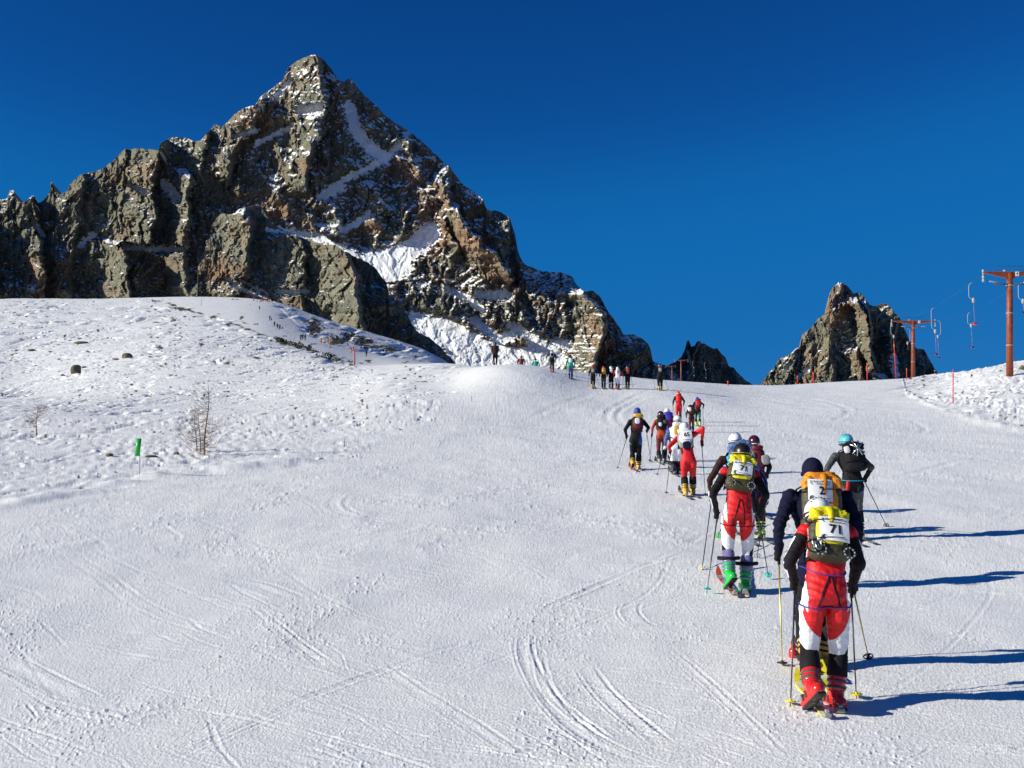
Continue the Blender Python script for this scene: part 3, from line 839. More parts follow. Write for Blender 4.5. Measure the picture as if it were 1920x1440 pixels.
# ------------------------------------------------------------------ palette
C = dict(
 red=mat("red_lycra", (0.66, 0.006, 0.010), .62, bump=.35, scale=22, var=.1), white=mat("white_fabric", (0.80, 0.80, 0.82), .6, bump=.3, scale=24, var=.05),
 black=mat("black_fabric", (0.010, 0.009, 0.012), .75, bump=.3, scale=25, spec=.2), brown=mat("dark_brown_fabric", (0.035, 0.012, 0.010), .7, bump=.3, spec=.2),
 navy=mat("navy_fleece", (0.007, 0.008, 0.030), .85, bump=.35, scale=40, spec=.15), blue=mat("blue_fabric", (0.02, 0.06, 0.35), .6, bump=.3),
 purple=mat("violet_fabric", (0.06, 0.04, 0.40), .6, bump=.3), aqua=mat("aqua_shell", (0.10, 0.50, 0.62), .3, var=.04, coat=.4), sky=mat("sky_blue_fabric", (0.02, 0.42, 0.62), .6, bump=.4),
 steel=mat("steel_blue_fabric", (0.10, 0.16, 0.32), .6, bump=.4), yellow=mat("yellow_nylon", (0.78, 0.66, 0.01), .5, bump=.5, scale=28, var=.15), gold=mat("golden_plastic", (0.70, 0.42, 0.03), .35, var=.1, coat=.3),
 orange=mat("orange_nylon", (0.75, 0.26, 0.012), .5, bump=.5, scale=28, var=.2), amber=mat("amber_nylon", (0.65, 0.36, 0.03), .5, bump=.5, scale=28, var=.2),
 rust=mat("rust_fabric", (0.42, 0.055, 0.012), .7, bump=.35), maroon=mat("maroon_fabric", (0.13, 0.008, 0.015), .6, bump=.3), olive=mat("olive_nylon", (0.055, 0.05, 0.02), .6, bump=.5, scale=30),
 grey=mat("grey_fabric", (0.06, 0.065, 0.07), .7, bump=.3), lgrey=mat("light_grey_fabric", (0.30, 0.31, 0.32), .6, bump=.3), lime=mat("lime_plastic", (0.52, 0.66, 0.10), .35, coat=.4),
 green=mat("green_plastic", (0.01, 0.50, 0.06), .28, var=.05, coat=.6), redp=mat("red_plastic", (0.60, 0.015, 0.012), .25, var=.06, coat=.6), violetp=mat("violet_grey_plastic", (0.17, 0.15, 0.32), .35, coat=.4),
 blackp=mat("black_plastic", (0.012, 0.012, 0.013), .35, var=.2), whitep=mat("white_plastic", (0.80, 0.80, 0.80), .25, var=.03, coat=.6), maroonp=mat("maroon_plastic", (0.07, 0.01, 0.02), .2, coat=.7),
 teal=mat("teal_plastic", (0.02, 0.50, 0.45), .4), yelp=mat("yellow_plastic", (0.75, 0.62, 0.02), .4), skin=mat("skin", (0.55, 0.30, 0.21), .55, var=.08), hair=mat("dark_hair", (0.03, 0.02, 0.012), .7, bump=.6, scale=90),
 metal=mat("brushed_metal", (0.62, 0.63, 0.64), .3, metal=1.0), alum=mat("dark_aluminium", (0.05, 0.05, 0.055), .35, metal=.6), goldm=mat("gold_anodised_metal", (0.62, 0.50, 0.14), .35, metal=.7), ink=mat("black_ink", (0.012, 0.012, 0.012), .6, var=.0),
 teal_strap=mat('teal_strap_fabric', (0.01, 0.30, 0.22), .6), green_dark=mat('dark_green_fabric', (0.01, 0.16, 0.10), .6), skin_l=mat("climbing_skin_plush", (0.20, 0.12, 0.06), .9), paper=mat("bib_fabric", (0.82, 0.82, 0.84), .6, bump=.25, scale=14, var=.03), cream=mat("cream_plastic", (0.72, 0.68, 0.45), .5), pink=mat("magenta_ink", (0.35, 0.01, 0.08), .5),
)
# ------------------------------------------------------------------ people
def template(H=1.75, lean=12, stride=.22, lift=0.0, arms=None, wide=1.0, heading=0.0):
    """joints in metres, standing on z=0, facing +Y"""
    k = H / 1.75; sg = 1 if stride >= 0 else -1; a = abs(stride)
    J = dict(anL=V((-.10, -stride, .13)), anR=V((.10, stride, .13)), knL=V((-.105, -stride * .35 + .10, .50)), knR=V((.105, stride * .45 + .12, .50)),
             hipL=V((-.09, 0, .92)), hipR=V((.09, 0, .92)), pelvis=V((0, 0, .97)), waist=V((0, .01, 1.10)), chest=V((0, 0, 1.32)), neck=V((0, .02, 1.49)), head=V((0, .05, 1.64)),
             shL=V((-.185, 0, 1.42)), shR=V((.185, 0, 1.42)), elL=V((-.31, -.06, 1.17)), elR=V((.31, -.06, 1.17)), haL=V((-.30, .17, 1.0)), haR=V((.30, .17, 1.0)))
    if arms:
        for n, p in arms.items(): J[n] = V(p)
    M = Matrix.Rotation(-R(lean), 3, 'X'); c = J['pelvis'].copy()
    for n in ('waist', 'chest', 'neck', 'head', 'shL', 'shR', 'elL', 'elR', 'haL', 'haR'):
        J[n] = c + M @ (J[n] - c)
    J['head'] = J['head'] + V((0, 0, .0))
    for n in J: J[n] = J[n] * k
    return J

def px_joints(base, Zb, d):
    """joints given as (photo x, photo y, metres farther than the feet)"""
    J = {}
    for n, (x, y, dy) in d.items():
        p = P(x, y, Zb + dy); J[n] = V(p) - V(base)
    return J

BONES = [('thighL', 'hipL', 'knL', .098, .070), ('thighR', 'hipR', 'knR', .098, .070), ('calfL', 'knL', 'anL', .066, .050), ('calfR', 'knR', 'anR', .066, .050),
         ('uarmL', 'shL', 'elL', .064, .050), ('uarmR', 'shR', 'elR', .064, .050), ('farmL', 'elL', 'haL', .050, .033), ('farmR', 'elR', 'haR', .050, .033)]

def make_body(J, voxel, paint, mats, fat=1.0, k=1.0):
    mb = MB(); segs = []
    X = (J['shR'] - J['shL']).normalized(); hx = (J['hipR'] - J['hipL']).normalized()
    sp = [J['pelvis'], J['waist'], J['chest'], J['neck']]
    def fr(up, x):
        up = up.normalized(); d = up.cross(x).normalized(); return d
    d0 = fr(sp[1] - sp[0], hx); d2 = fr(sp[3] - sp[2], X); d1 = (d0 + d2).normalized()
    f = fat * k; sw = (J['shR'] - J['shL']).length / 2
    low = J['pelvis'] - (J['waist'] - J['pelvis']).normalized() * .11 * k
    mb.loft([(low, hx * .115 * f, d0 * .085 * f), (low.lerp(J['pelvis'], .45), hx * .168 * f, d0 * .125 * f), (J['pelvis'], hx * .172 * f, d0 * .122 * f),
             (J['pelvis'].lerp(J['waist'], .6), hx * .152 * f, d1 * .105 * f), (J['waist'], (hx + X) / 2 * .143 * f, d1 * .100 * f),
             (J['waist'].lerp(J['chest'], .5), X * .155 * f, d1 * .112 * f), (J['chest'], X * (sw * .86 + .005), d2 * .122 * f),
             (J['chest'].lerp(J['neck'], .55), X * (sw * .92), d2 * .108 * f), (J['chest'].lerp(J['neck'], .82), X * (sw * .62), d2 * .075 * f), (J['neck'], X * .060 * k, d2 * .058 * k)], 22)
    # buttocks
    for h in ('hipL', 'hipR'):
        mb.capsule(J[h] - d0 * -.0 + V((0, -.045 * k, .01)), J[h] + V((0, -.035 * k, -.06 * k)), .088 * f, .080 * f)
    for tag_, a, b, ra, rb in BONES:
        A, B = J[a], J[b]
        mb.capsule(A, B, ra * f, rb * f, 14)
        if tag_.startswith('calf'):
            m = A.lerp(B, .3) + V((0, -.018 * k, 0)); mb.capsule(m, A.lerp(B, .55) + V((0, -.008, 0)), .060 * f, .046 * f)
        if tag_.startswith('thigh'):
            mb.capsule(A.lerp(B, .15), A.lerp(B, .6) + V((0, .012, 0)), .088 * f, .070 * f)
        if tag_.startswith('uarm'):
            mb.capsule(A + (J['chest'] - A) * .12, A + (B - A) * .12, .068 * f, .062 * f)
        segs.append((tag_, A, B, (ra + rb) / 2 * f))
    # palms
    for s_ in 'LR':
        A, B = J['el' + s_], J['ha' + s_]; d = (B - A).normalized()
        mb.capsule(B, B + d * .045 * k, .028 * k, .024 * k)
        segs.append(('hand' + s_, B + d * .01, B + d * .06, .03))
    # neck, head with face
    up = (J['head'] - J['neck']).normalized(); up = (up * .5 + V((0, 0, 1)) * .5).normalized()
    mb.capsule(J['neck'] - up * .03, J['head'] - up * .03, .055 * k, .052 * k)
    hd = J['head']; yv = V((0, 1, 0)); yv = (yv - up * yv.dot(up)).normalized(); xv = yv.cross(up)
    HM = basis(xv, yv, up)
    mb.ellip(hd + up * .02 * k, .078 * k, .098 * k, .105 * k, HM)
    mb.capsule(hd + HM @ V((0, .035, -.075)) * k, hd + HM @ V((0, .06, -.085)) * k, .048 * k, .034 * k)          # jaw, chin
    mb.capsule(hd + HM @ V((0, .090, .012)) * k, hd + HM @ V((0, .108, -.022)) * k, .010 * k, .015 * k, 8)        # nose
    mb.capsule(hd + HM @ V((-.022, .088, -.052)) * k, hd + HM @ V((.022, .088, -.052)) * k, .008 * k, .008 * k, 8)  # lips
    for q in (-1, 1): mb.ellip(hd + HM @ V((q * .080, -.005, -.008)) * k, .012 * k, .020 * k, .032 * k, HM, n=8)
    segs.append(('head', hd - up * .07, hd + up * .06, .085 * k)); segs.append(('neck', J['neck'], J['neck'] + up * .02, .055 * k))
    for a, b, r in (('pelvis', 'waist', .15), ('waist', 'chest', .15), ('chest', 'neck', .15)):
        segs.append(('torso', J[a], J[b], r * f))
    me = remesh(mb, voxel, 3, "body")
    if voxel < .017:                                        # folds in the cloth
        nv = len(me.vertices); co = np.zeros(nv * 3, np.float32); me.vertices.foreach_get("co", co); co = co.reshape(-1, 3)
        no = np.zeros(nv * 3, np.float32); me.vertex_normals.foreach_get("vector", no); no = no.reshape(-1, 3)
        am = .0055 if fat < 1.1 else .011
        w = am * (ridged(co[:, 0] / .16 + co[:, 1] / .12, co[:, 2] / .075 + co[:, 0] / .25, 81, 2) - .9) + am * .7 * pn(co[:, 0] / .05 + co[:, 1] / .07, co[:, 2] / .045, 82)
        hm = np.linalg.norm(co - np.array(J['head']), axis=1) > .17
        co += no * (w * hm)[:, None]; me.vertices.foreach_set("co", co.reshape(-1)); me.update()
    n = len(me.polygons); ce = np.zeros(n * 3, np.float32); me.polygons.foreach_get("center", ce); ce = ce.reshape(-1, 3)
    best = np.full(n, 1e9); bi = np.zeros(n, int); bt = np.zeros(n)
    for i, (tg, A, B, r) in enumerate(segs):
        A = np.array(A); B = np.array(B); d = B - A; L = d @ d
        t = np.clip((ce - A) @ d / L, 0, 1); dist = np.linalg.norm(ce - A - t[:, None] * d, axis=1) / r
        m = dist < best; best = np.where(m, dist, best); bi = np.where(m, i, bi); bt = np.where(m, t, bt)
    idx = np.zeros(n, np.int32); cx = J['pelvis'].x
    for i in range(n):
        tg, A, B, r = segs[bi[i]]; t = bt[i]; p = ce[i]
        ax = A.x + (B.x - A.x) * t
        side = -1 if tg.endswith('L') else 1
        o = (p[0] - ax) / r * side                    # >0 on the outer side
        idx[i] = mats.index(paint(tg, t, o, p))
    me.polygons.foreach_set("material_index", idx)
    return me, HM

def painter(top, legs, arms=None, shin=None, hand='skin', collar=None):
    arms = arms or top
    def f(tg, t, o, p):
        if tg == 'head': return 'skin'
        if tg == 'neck': return collar or top
        if tg == 'torso': return top
        if tg.startswith('hand'): return hand
        if tg[1:4] == 'arm': return arms
        if tg.startswith('calf') and shin: return shin
        return legs
    return f

def glove(J, s_, tip, root, col, voxel, k=1.0):
    """five fingers closed round the pole; returns nothing"""
    h = J['ha' + s_]; fo = (h - J['el' + s_]).normalized()
    ax = (V(tip) - h).normalized() if tip is not None else V((0, 0, -1))
    side = -1 if s_ == 'L' else 1
    out = V((side, 0, 0)); out = (out - ax * out.dot(ax)).normalized()
    f = ax.cross(out).normalized()
    if f.y < 0: f = -f
    c = h + fo * .045 * k
    mb = MB(); r = .0105 * k
    mb.capsule(h - fo * .045 * k, h + fo * .01, .040 * k, .034 * k)
    mb.capsule(h, c - f * .006 + out * .020 * k - ax * .022 * k, .033 * k, .026 * k)
    mb.capsule(h, c - f * .006 + out * .020 * k + ax * .022 * k, .033 * k, .026 * k)
    for i, (q, L) in enumerate(((-.034, .9), (-.012, 1.0), (.011, .96), (.032, .8))):
        b = c + ax * q * k
        p = [b + out * .030 * k - f * .004, b + out * .028 * k + f * .024 * k * L, b + out * .004 * k + f * .034 * k * L, b - out * .016 * k + f * .020 * k * L, b - out * .017 * k + f * .002]
        for u, w, r0, r1 in zip(p[:-1], p[1:], (1.0, .95, .9, .85), (.95, .9, .85, .75)): mb.capsule(u, w, r * r0, r * r1, 8)
    b = c - ax * .045 * k
    p = [h + fo * .012 - f * .016 * k - ax * .02 * k, b - f * .020 * k + out * .002, b - f * .014 * k - out * .020 * k, b + f * .006 * k - out * .024 * k]
    for u, w in zip(p[:-1], p[1:]): mb.capsule(u, w, r * 1.15, r * 1.0, 8)
    me = remesh(mb, max(.0045, voxel * .7), 1, "glove")
    link("glove", me, C[col], root)

def head_gear(J, HM, kind, root, cols, k=1.0, goggles=None, n=28):
    hd = J['head'] + HM @ V((0, 0, .030)) * k
    a, b2 = cols
    if kind == 'helmet':
        mb = MB()
        def sh(x, y, z):
            back = max(0, -y); return (x, y * (1.04 if y < 0 else 1.0), z - .16 * back * (1 if z < .2 else 0) if z < 0 else z * (1 - .05 * max(0, y)))
        mb.ellip(hd, .112 * k, .135 * k, .122 * k, HM, 0, n, (-.42, 1), sh)
        mb.torus(hd + HM @ V((0, 0, -.050)) * k, .112 * k, .010 * k, HM @ Matrix.Diagonal((1, 1.18, 1)), 1, 28, 6)
        for i in range(3):
            for q in (-1, 1):
                x = q * (.022 + .022 * i); y = -.085 + .0 * i; z = math.sqrt(max(0, 1 - (x / .112) ** 2 - (y / .135) ** 2)) * .122 + .001
                mb.ellip(hd + HM @ V((x, y, z)) * k, .007 * k, .020 * k, .006 * k, HM, 2, 8)
                y = -.02; z = math.sqrt(max(0, 1 - (x / .112) ** 2 - (y / .135) ** 2)) * .122
                mb.ellip(hd + HM @ V((x, y, z)) * k, .007 * k, .024 * k, .005 * k, HM, 2, 8)
        h = mb.build("helmet", [C[a], C[b2], C['blackp']], root)
        g = MB()
        if goggles:
            pts = [hd + HM @ V((math.cos(t) * .117, math.sin(t) * .141, -.012 + .012 * math.sin(t))) * k for t in [2 * math.pi * i / 32 for i in range(32)]]
            g.tube(pts, .014 * k, 6, 0, closed=True, flat=.28, up=None)
            g.ellip(hd + HM @ V((0, .095, -.022)) * k, .078 * k, .040 * k, .036 * k, HM, 1, 14)
            g.box(hd + HM @ V((0, -.143, -.024)) * k, .03 * k, .008 * k, .022 * k, HM, 1, bev=.002)
            g.build("goggles", [C[goggles], C['blackp']], h)
        return h
    mb = MB()                                                # knitted hat
    mb.ellip(hd, .098 * k, .118 * k, .118 * k, HM, 0, n, (-.35, 1))
    mb.torus(hd + HM @ V((0, 0, -.035)) * k, .096 * k, .016 * k, HM @ Matrix.Diagonal((1, 1.19, 1)), 1, 28, 8)
    if cols[1] != cols[0]:
        mb.ellip(hd + HM @ V((0.0, -.098, .045)) * k, .022 * k, .010 * k, .016 * k, HM, 2, 8)
    return mb.build("knitted_hat", [C[a], C[b2], C['lgrey']], root)

def boot(J, s_, root, cols, heel=0.0, yaw=0.0, k=1.0, voxel=.008, detail=True):
    """ski boot: shell, cuff, sole; heel = degrees the heel is raised about the toe"""
    an = J['an' + s_]; kn = J['kn' + s_]
    M = Matrix.Rotation(yaw, 3, 'Z') @ Matrix.Rotation(-R(heel), 3, 'X')
    leg = (kn - an).normalized()
    sole = an - M @ V((0, 0, .105 * k))
    mb = MB()
    mb.capsule(sole + M @ V((0, -.075, .052)) * k, sole + M @ V((0, .155, .045)) * k, .052 * k, .044 * k, 14)
    mb.capsule(sole + M @ V((0, -.05, .055)) * k, sole + M @ V((0, .05, .095)) * k, .050 * k, .048 * k, 14)
    mb.capsule(sole + M @ V((0, -.015, .08)) * k, an + leg * .05 * k, .058 * k, .060 * k, 14)
    me = remesh(mb, voxel, 2, "ski_boot")
    b = link("ski_boot", me, C[cols[0]], root)
    mb = MB()
    c0 = an + leg * .02 * k; c1 = an + leg * .150 * k
    mb.tube([c0, c0.lerp(c1, .15), c0.lerp(c1, .5), c0.lerp(c1, .85), c1], [.060 * k, .069 * k, .068 * k, .072 * k, .070 * k], 18)
    mb.build("cuff", C[cols[1]], b)
    mb = MB()
    mb.tube([c1 - leg * .022, c1 - leg * .005 * k, c1 + leg * .05 * k, c1 + leg * .15 * k, c1 + leg * .17 * k], [.068 * k, .080 * k, .078 * k, .074 * k, .05 * k], 18)
    mb.build("liner", C[cols[2]], b)
    if detail:
        mb = MB(); ca = (c1 - c0).normalized()
        for t in (.25, .62):
            c = c0.lerp(c1, t); mb.tube([c - ca * .009 * k, c + ca * .009 * k], .074 * k, 18)
        for t in (.04, .10): 
            p = sole + M @ V((0, t, .07)) * k; mb.box(p, .112 * k, .018 * k, .05 * k, M, 0, bev=.004)
        q = -1 if s_ == 'L' else 1
        for t in (.25, .62): mb.box(c0.lerp(c1, t) + V((q * .074 * k, .01, 0)), .014 * k, .05 * k, .016 * k, None, 1, bev=.003)
        mb.build("buckle", [C[cols[3] if len(cols) > 3 else 'blackp'], C['metal']], b)
    mb = MB()
    mb.box(sole + M @ V((0, -.045, .008)) * k, .074 * k, .13 * k, .020 * k, M, 0, bev=.006); mb.box(sole + M @ V((0, .10, .008)) * k, .080 * k, .15 * k, .020 * k, M, 0, bev=.006)
    mb.build("boot_sole", C['blackp'], b)
    return sole, M

def ski(tail, tip, label, cols, k=1.0, bind=None, wid=.078, group="touring skis on the snow"):
    """top-level ski lying on the snow from tail to tip (world points)"""
    tail = V(tail); tip = V(tip); d = tip - tail; L = d.length; d.normalize()
    root = empty("ski", tail, label, "ski", group)
    x = d.cross(V((0, 0, 1))).normalized(); up = x.cross(d).normalized()
    n = 22; vs = []; fs = []
    for i in range(n + 1):
        t = i / n; w = wid / 2 * (1 - .22 * math.sin(math.pi * min(1, t / .85)) ) ; w *= 1 if t < .93 else max(.25, math.cos((t - .93) / .07 * 1.35)); w *= 1.0 if t > .03 else .85
        rise = .0 if t < .86 else ((t - .86) / .14) ** 2 * .115
        c = d * (t * L) + up * (rise + .012)
        th = .006 if t < .9 else .004
        for sx, sz in ((-1, -1), (1, -1), (1, 1), (-1, 1)): vs.append(c + x * (sx * w) + up * (sz * th))
    for i in range(n):
        for j in range(4): fs.append((i * 4 + j, i * 4 + (j + 1) % 4, (i + 1) * 4 + (j + 1) % 4, (i + 1) * 4 + j))
    fs += [(3, 2, 1, 0), tuple(n * 4 + j for j in range(4))]
    mb = MB(); mb.add(vs, fs); mb.m = [1 if (i < n * 4 and i % 4 == 0) else 0 for i in range(len(fs))]
    for i in range(int(n * 4)):
        if i % 4 == 2 and (i // 4) in (0, 1, 2, 17, 18, 19): mb.m[i] = 2
    mb.build("ski_body", [C[cols[0]], C['skin_l'], C[cols[1]]], root, smooth=False)
    if bind is not None:
        b = V(bind) - tail; M = basis(x, d, up)
        mb = MB()
        mb.box(b + d * .14 + up * .030, .06, .07, .022, M, 0, bev=.004); mb.box(b + d * .155 + x * .030 + up * .045, .020, .05, .035, M, 0, bev=.003); mb.box(b + d * .155 - x * .030 + up * .045, .020, .05, .035, M, 0, bev=.003)
        mb.build("toe_binding", C['metal'], root, smooth=False)
        mb = MB(); mb.box(b - d * .13 + up * .032, .055, .075, .028, M, 0, bev=.006); mb.box(b - d * .13 + up * .055, .03, .04, .03, M, 0, bev=.005)
        mb.build("heel_binding", C['lgrey'], root, smooth=False)
    return root

def pole(hand, tip, label, cols=('alum', 'blackp'), group="ski poles", r=.008, holes=False, gripcol='blackp', detail=True):
    hand = V(hand); tip = V(tip); ax = (hand - tip).normalized()
    root = empty("ski_pole", tip, label, "ski pole", group)
    h = hand - tip; L = h.length
    mb = MB(); mb.tube([V((0, 0, 0)), ax * .05, ax * .3, ax * (L - .06)], [r * .35, r * .6, r * .85, r * 1.05], 8)
    mb.build("shaft", C[cols[0]], root)
    mb = MB(); mb.tube([ax * (L - .08), ax * (L - .06), ax * (L + .0), ax * (L + .045), ax * (L + .055)], [r * 1.2, .014, .013, .017, .010], 10)
    mb.build("grip", C[gripcol], root)
    if detail:
        u = ax.orthogonal().normalized(); w = ax.cross(u)
        mb = MB(); mb.tube([ax * (L + .04) + u * .0, ax * (L + .0) + V((0, -.04, .0)), ax * (L - .07) + V((0, -.045, 0)), ax * (L - .06) + V((0, -.015, 0)), ax * (L + .035)], .006, 5, flat=.4)
        mb.build("wrist_strap", C['black'], root)
    u = ax.orthogonal().normalized(); w = ax.cross(u); M = basis(u, w, ax)
    mb = MB(); c = ax * .055
    mb.torus(c, .043, .0065, M, 0, 18, 6); mb.tube([c - ax * .012, c + ax * .02], .014, 8)
    for i in range(4 if holes else 6):
        t = i * 2 * math.pi / (4 if holes else 6); mb.tube([c, c + M @ V((math.cos(t), math.sin(t), 0)) * .043], .009 if holes else .012, 6, flat=.4)
    mb.build("basket", C[cols[1]], root)
    return root

def crumple(mb, c, sx, sy, sz, M, m, seed, amp=.18, n=18):
    """soft crumpled fabric volume"""
    rnd = random.Random(seed); ph = [rnd.uniform(0, 6.28) for _ in range(9)]
    def fn(x, y, z):
        e = .72
        x2 = abs(x) ** e * (1 if x > 0 else -1); y2 = abs(y) ** e * (1 if y > 0 else -1); z2 = abs(z) ** e * (1 if z > 0 else -1)
        w = 1 + amp * (math.sin(5 * x + 3 * z + ph[0]) * .5 + math.sin(7 * z - 4 * x + ph[1]) * .35 + math.sin(11 * x + 9 * y + ph[2]) * .25 + math.sin(13 * z + 6 * y + ph[3]) * .2)
        return x2 * w, y2 * w, z2 * w
    mb.ellip(c, sx / 2, sy / 2, sz / 2, M, m, n, (-1, 1), fn)

def backpack(base, J, label, cols, w=.30, h=.46, d=.17, bib=None, group="racers' backpacks", off=(0, 0), detail=2, seed=1, bibsize=None, biboff=(0, 0), top=None, lines=True, k=1.0):
    """cols: body, panel, lid"""
    X = (J['shR'] - J['shL']).normalized(); up = (J['neck'] - J['waist']).normalized()
    X = (X - up * X.dot(up)).normalized(); bk = -(up.cross(X)).normalized()
    if bk.y > 0: bk = -bk
    M = basis(X, -bk, up)      # columns: right, forward, up
    c = J['waist'].lerp(J['neck'], .58) + bk * (.10 * k + d / 2) + X * off[0] + up * off[1]
    root = empty("backpack", V(base) + c, label, "backpack", group)
    n = 30 if detail == 2 else 14
    mb = MB(); crumple(mb, (0, 0, -h * .04), w, d, h * .92, M, 0, seed, .05, n)
    if detail == 2: crumple(mb, M @ V((0, .0, -h * .36)), w * 1.06, d * 1.05, h * .34, M, 0, seed + 1, .07, n)
    mb.build("pack_body", C[cols[0]], root)
    mb = MB(); crumple(mb, M @ V((0, -d * .12, -h * .02)), w * .80, d * .86, h * .70, M, 0, seed + 2, .05, n)
    mb.build("front_panel", C[cols[1]], root)
    mb = MB(); crumple(mb, M @ V((0, -.0, h * .40)), w * .86, d * 1.0, h * .26, M, 0, seed + 3, .14, n)
    if detail == 2:
        for q in (-1, 1): crumple(mb, M @ V((q * w * .30, -d * .25, h * .33)), w * .42, d * .5, h * .24, M, 0, seed + 5 + q, .22, n)
        mb.tube([M @ V((0, -d * .5, h * .46)), M @ V((.004, -d * .62, h * .30)), M @ V((0, -d * .60, h * .12))], [.030, .022, .018], 8, flat=.5)
    mb.build("lid", C[cols[2]], root)
    if detail >= 1:
        mb = MB()
        for q in (-1, 1):
            sh = J['shL' if q < 0 else 'shR'] - c
            a = M @ V((q * w * .30, d * .45, h * .36)); b = sh * .80 + V((0, 0, .075 * k)) ; e = sh * .8 + M @ V((0, .14 * k, -.02)); g = M @ V((q * w * .45, d * .9 + .10 * k, -h * .30)); hh = M @ V((q * w * .46, d * .4, -h * .42))
            mb.tube([a, b, e, g, hh], [.022 * k] * 5, 8, flat=.35)
        if detail == 2:
            for z in (.20, -.16):
                mb.tube([M @ V((x * w / 2, -d * .1 - d * .53 * math.sqrt(max(0, 1 - abs(x) ** 3)), z * h + .015 * x)) for x in (-1, -.9, -.6, 0, .6, .9, 1)], .010, 6, flat=.4)
        mb.build("pack_strap", C['black'], root)
    if bib:
        bw, bh = bibsize or (w * .86, h * .55)
        face = -d * .66
        def warp(x, z, o=0.0):
            y = face + (x / bw) ** 2 * d * .42 + (z / bh) ** 2 * d * .12 - o + .002 * math.sin(x * 30 + z * 20)
            return M @ V((x + biboff[0], y, z + biboff[1]))
        G = 12; mb = MB(); vs = []; fs = []
        for i in range(G + 1):
            for j in range(G + 1): vs.append(warp((j / G - .5) * bw, (i / G - .5) * bh))
        for i in range(G + 1):
            for j in range(G + 1): vs.append(warp((j / G - .5) * bw, (i / G - .5) * bh, -.006))
        N1 = (G + 1) ** 2
        for i in range(G):
            for j in range(G):
                a = i * (G + 1) + j; fs.append((a, a + 1, a + G + 2, a + G + 1)); fs.append((N1 + a, N1 + a + G + 1, N1 + a + G + 2, N1 + a + 1))
        mb.add(vs, fs)
        bo = mb.build("race_bib", C['paper'], root)
        mb = MB()
        def put(body, size, x, z, bold=0.0, rot=0.0):
            tv, tf = text_mesh(body, size, bold)
            mb.add([warp(x + p[0] * math.cos(rot) - p[1] * math.sin(rot), z + p[0] * math.sin(rot) + p[1] * math.cos(rot), .0045) for p in tv], tf)
        put(bib, bh * (.52 if lines else .62), bw * .04, -.05 * bh if lines else 0, bh * .016)
        if lines:
            put("Corsa di Monviso", bh * .115, bw * .06, bh * .38, bh * .002); put("di Scialpinismo", bh * .105, bw * .10, bh * .27, bh * .002)
            put("Mountain race 2000 alpinismo", bh * .062, bw * .08, -bh * .38, bh * .001)
        mb.build("bib_print", C['ink'], bo, smooth=False)
        if lines:
            mb = MB(); mb.tube([warp(-bw * .36 + .02 * math.cos(t), -bh * .37 + .02 * math.sin(t), .008) for t in [R(a) for a in range(60, 330, 30)]], [.003, .0045, .006, .007, .007, .006, .0045, .003, .003], 6, flat=.5)
            mb.build("bib_emblem", C['ink'], bo, smooth=False); mb = MB()
            mb.tube([warp(-bw * .42, bh * .44, .008), warp(-bw * .39, bh * .36, .008), warp(-bw * .42, bh * .35, .008), warp(-bw * .38, bh * .25, .008)], .004, 5, flat=.5)
            mb.build("bib_emblem", C['ink'], bo, smooth=False)
    if top: top(root, M, w, h, d)
    return root, c, M

def band(body_me, centre, normal, r, col, root, name, width=.013, nn=40, flat=.3, tilt=None):
    """strap that follows the body all the way round"""
    bvh = BVHTree.FromPolygons([v.co.copy() for v in body_me.vertices], [tuple(p.vertices) for p in body_me.polygons])
    nrm = V(normal).normalized(); u = nrm.orthogonal().normalized(); w = nrm.cross(u); pts = []
    for i in range(nn):
        t = 2 * math.pi * i / nn; dr = u * math.cos(t) + w * math.sin(t)
        hit = bvh.ray_cast(V(centre) + dr * r, -dr, r)
        pts.append((hit[0] if hit[0] is not None else V(centre) + dr * .1) + dr * .004)
    for _ in range(2): pts = [(pts[i - 1] + pts[i] * 2 + pts[(i + 1) % nn]) / 4 + (pts[i] - V(centre)).normalized() * .0008 for i in range(nn)]
    mb = MB(); mb.tube(pts, width, 6, 0, closed=True, flat=.35, up=None)
    return mb.build(name, C[col], root), bvh

def tapes(bvh, lines, col, root, name, width=.008):
    mb = MB()
    for ln in lines:
        pts = []
        for a, b in zip(ln[:-1], ln[1:]):
            for i in range(6): pts.append(V(a).lerp(V(b), i / 6))
        pts.append(V(ln[-1])); q = []
        for p in pts:
            hit = bvh.ray_cast(V((p.x, p.y - 1.2, p.z)), V((0, 1, 0)), 3)
            if hit[0] is not None: q.append(hit[0] + V((0, -.003, 0)))
        if len(q) > 2: mb.tube(q, width, 6, flat=.4)
    return mb.build(name, C[col], root)

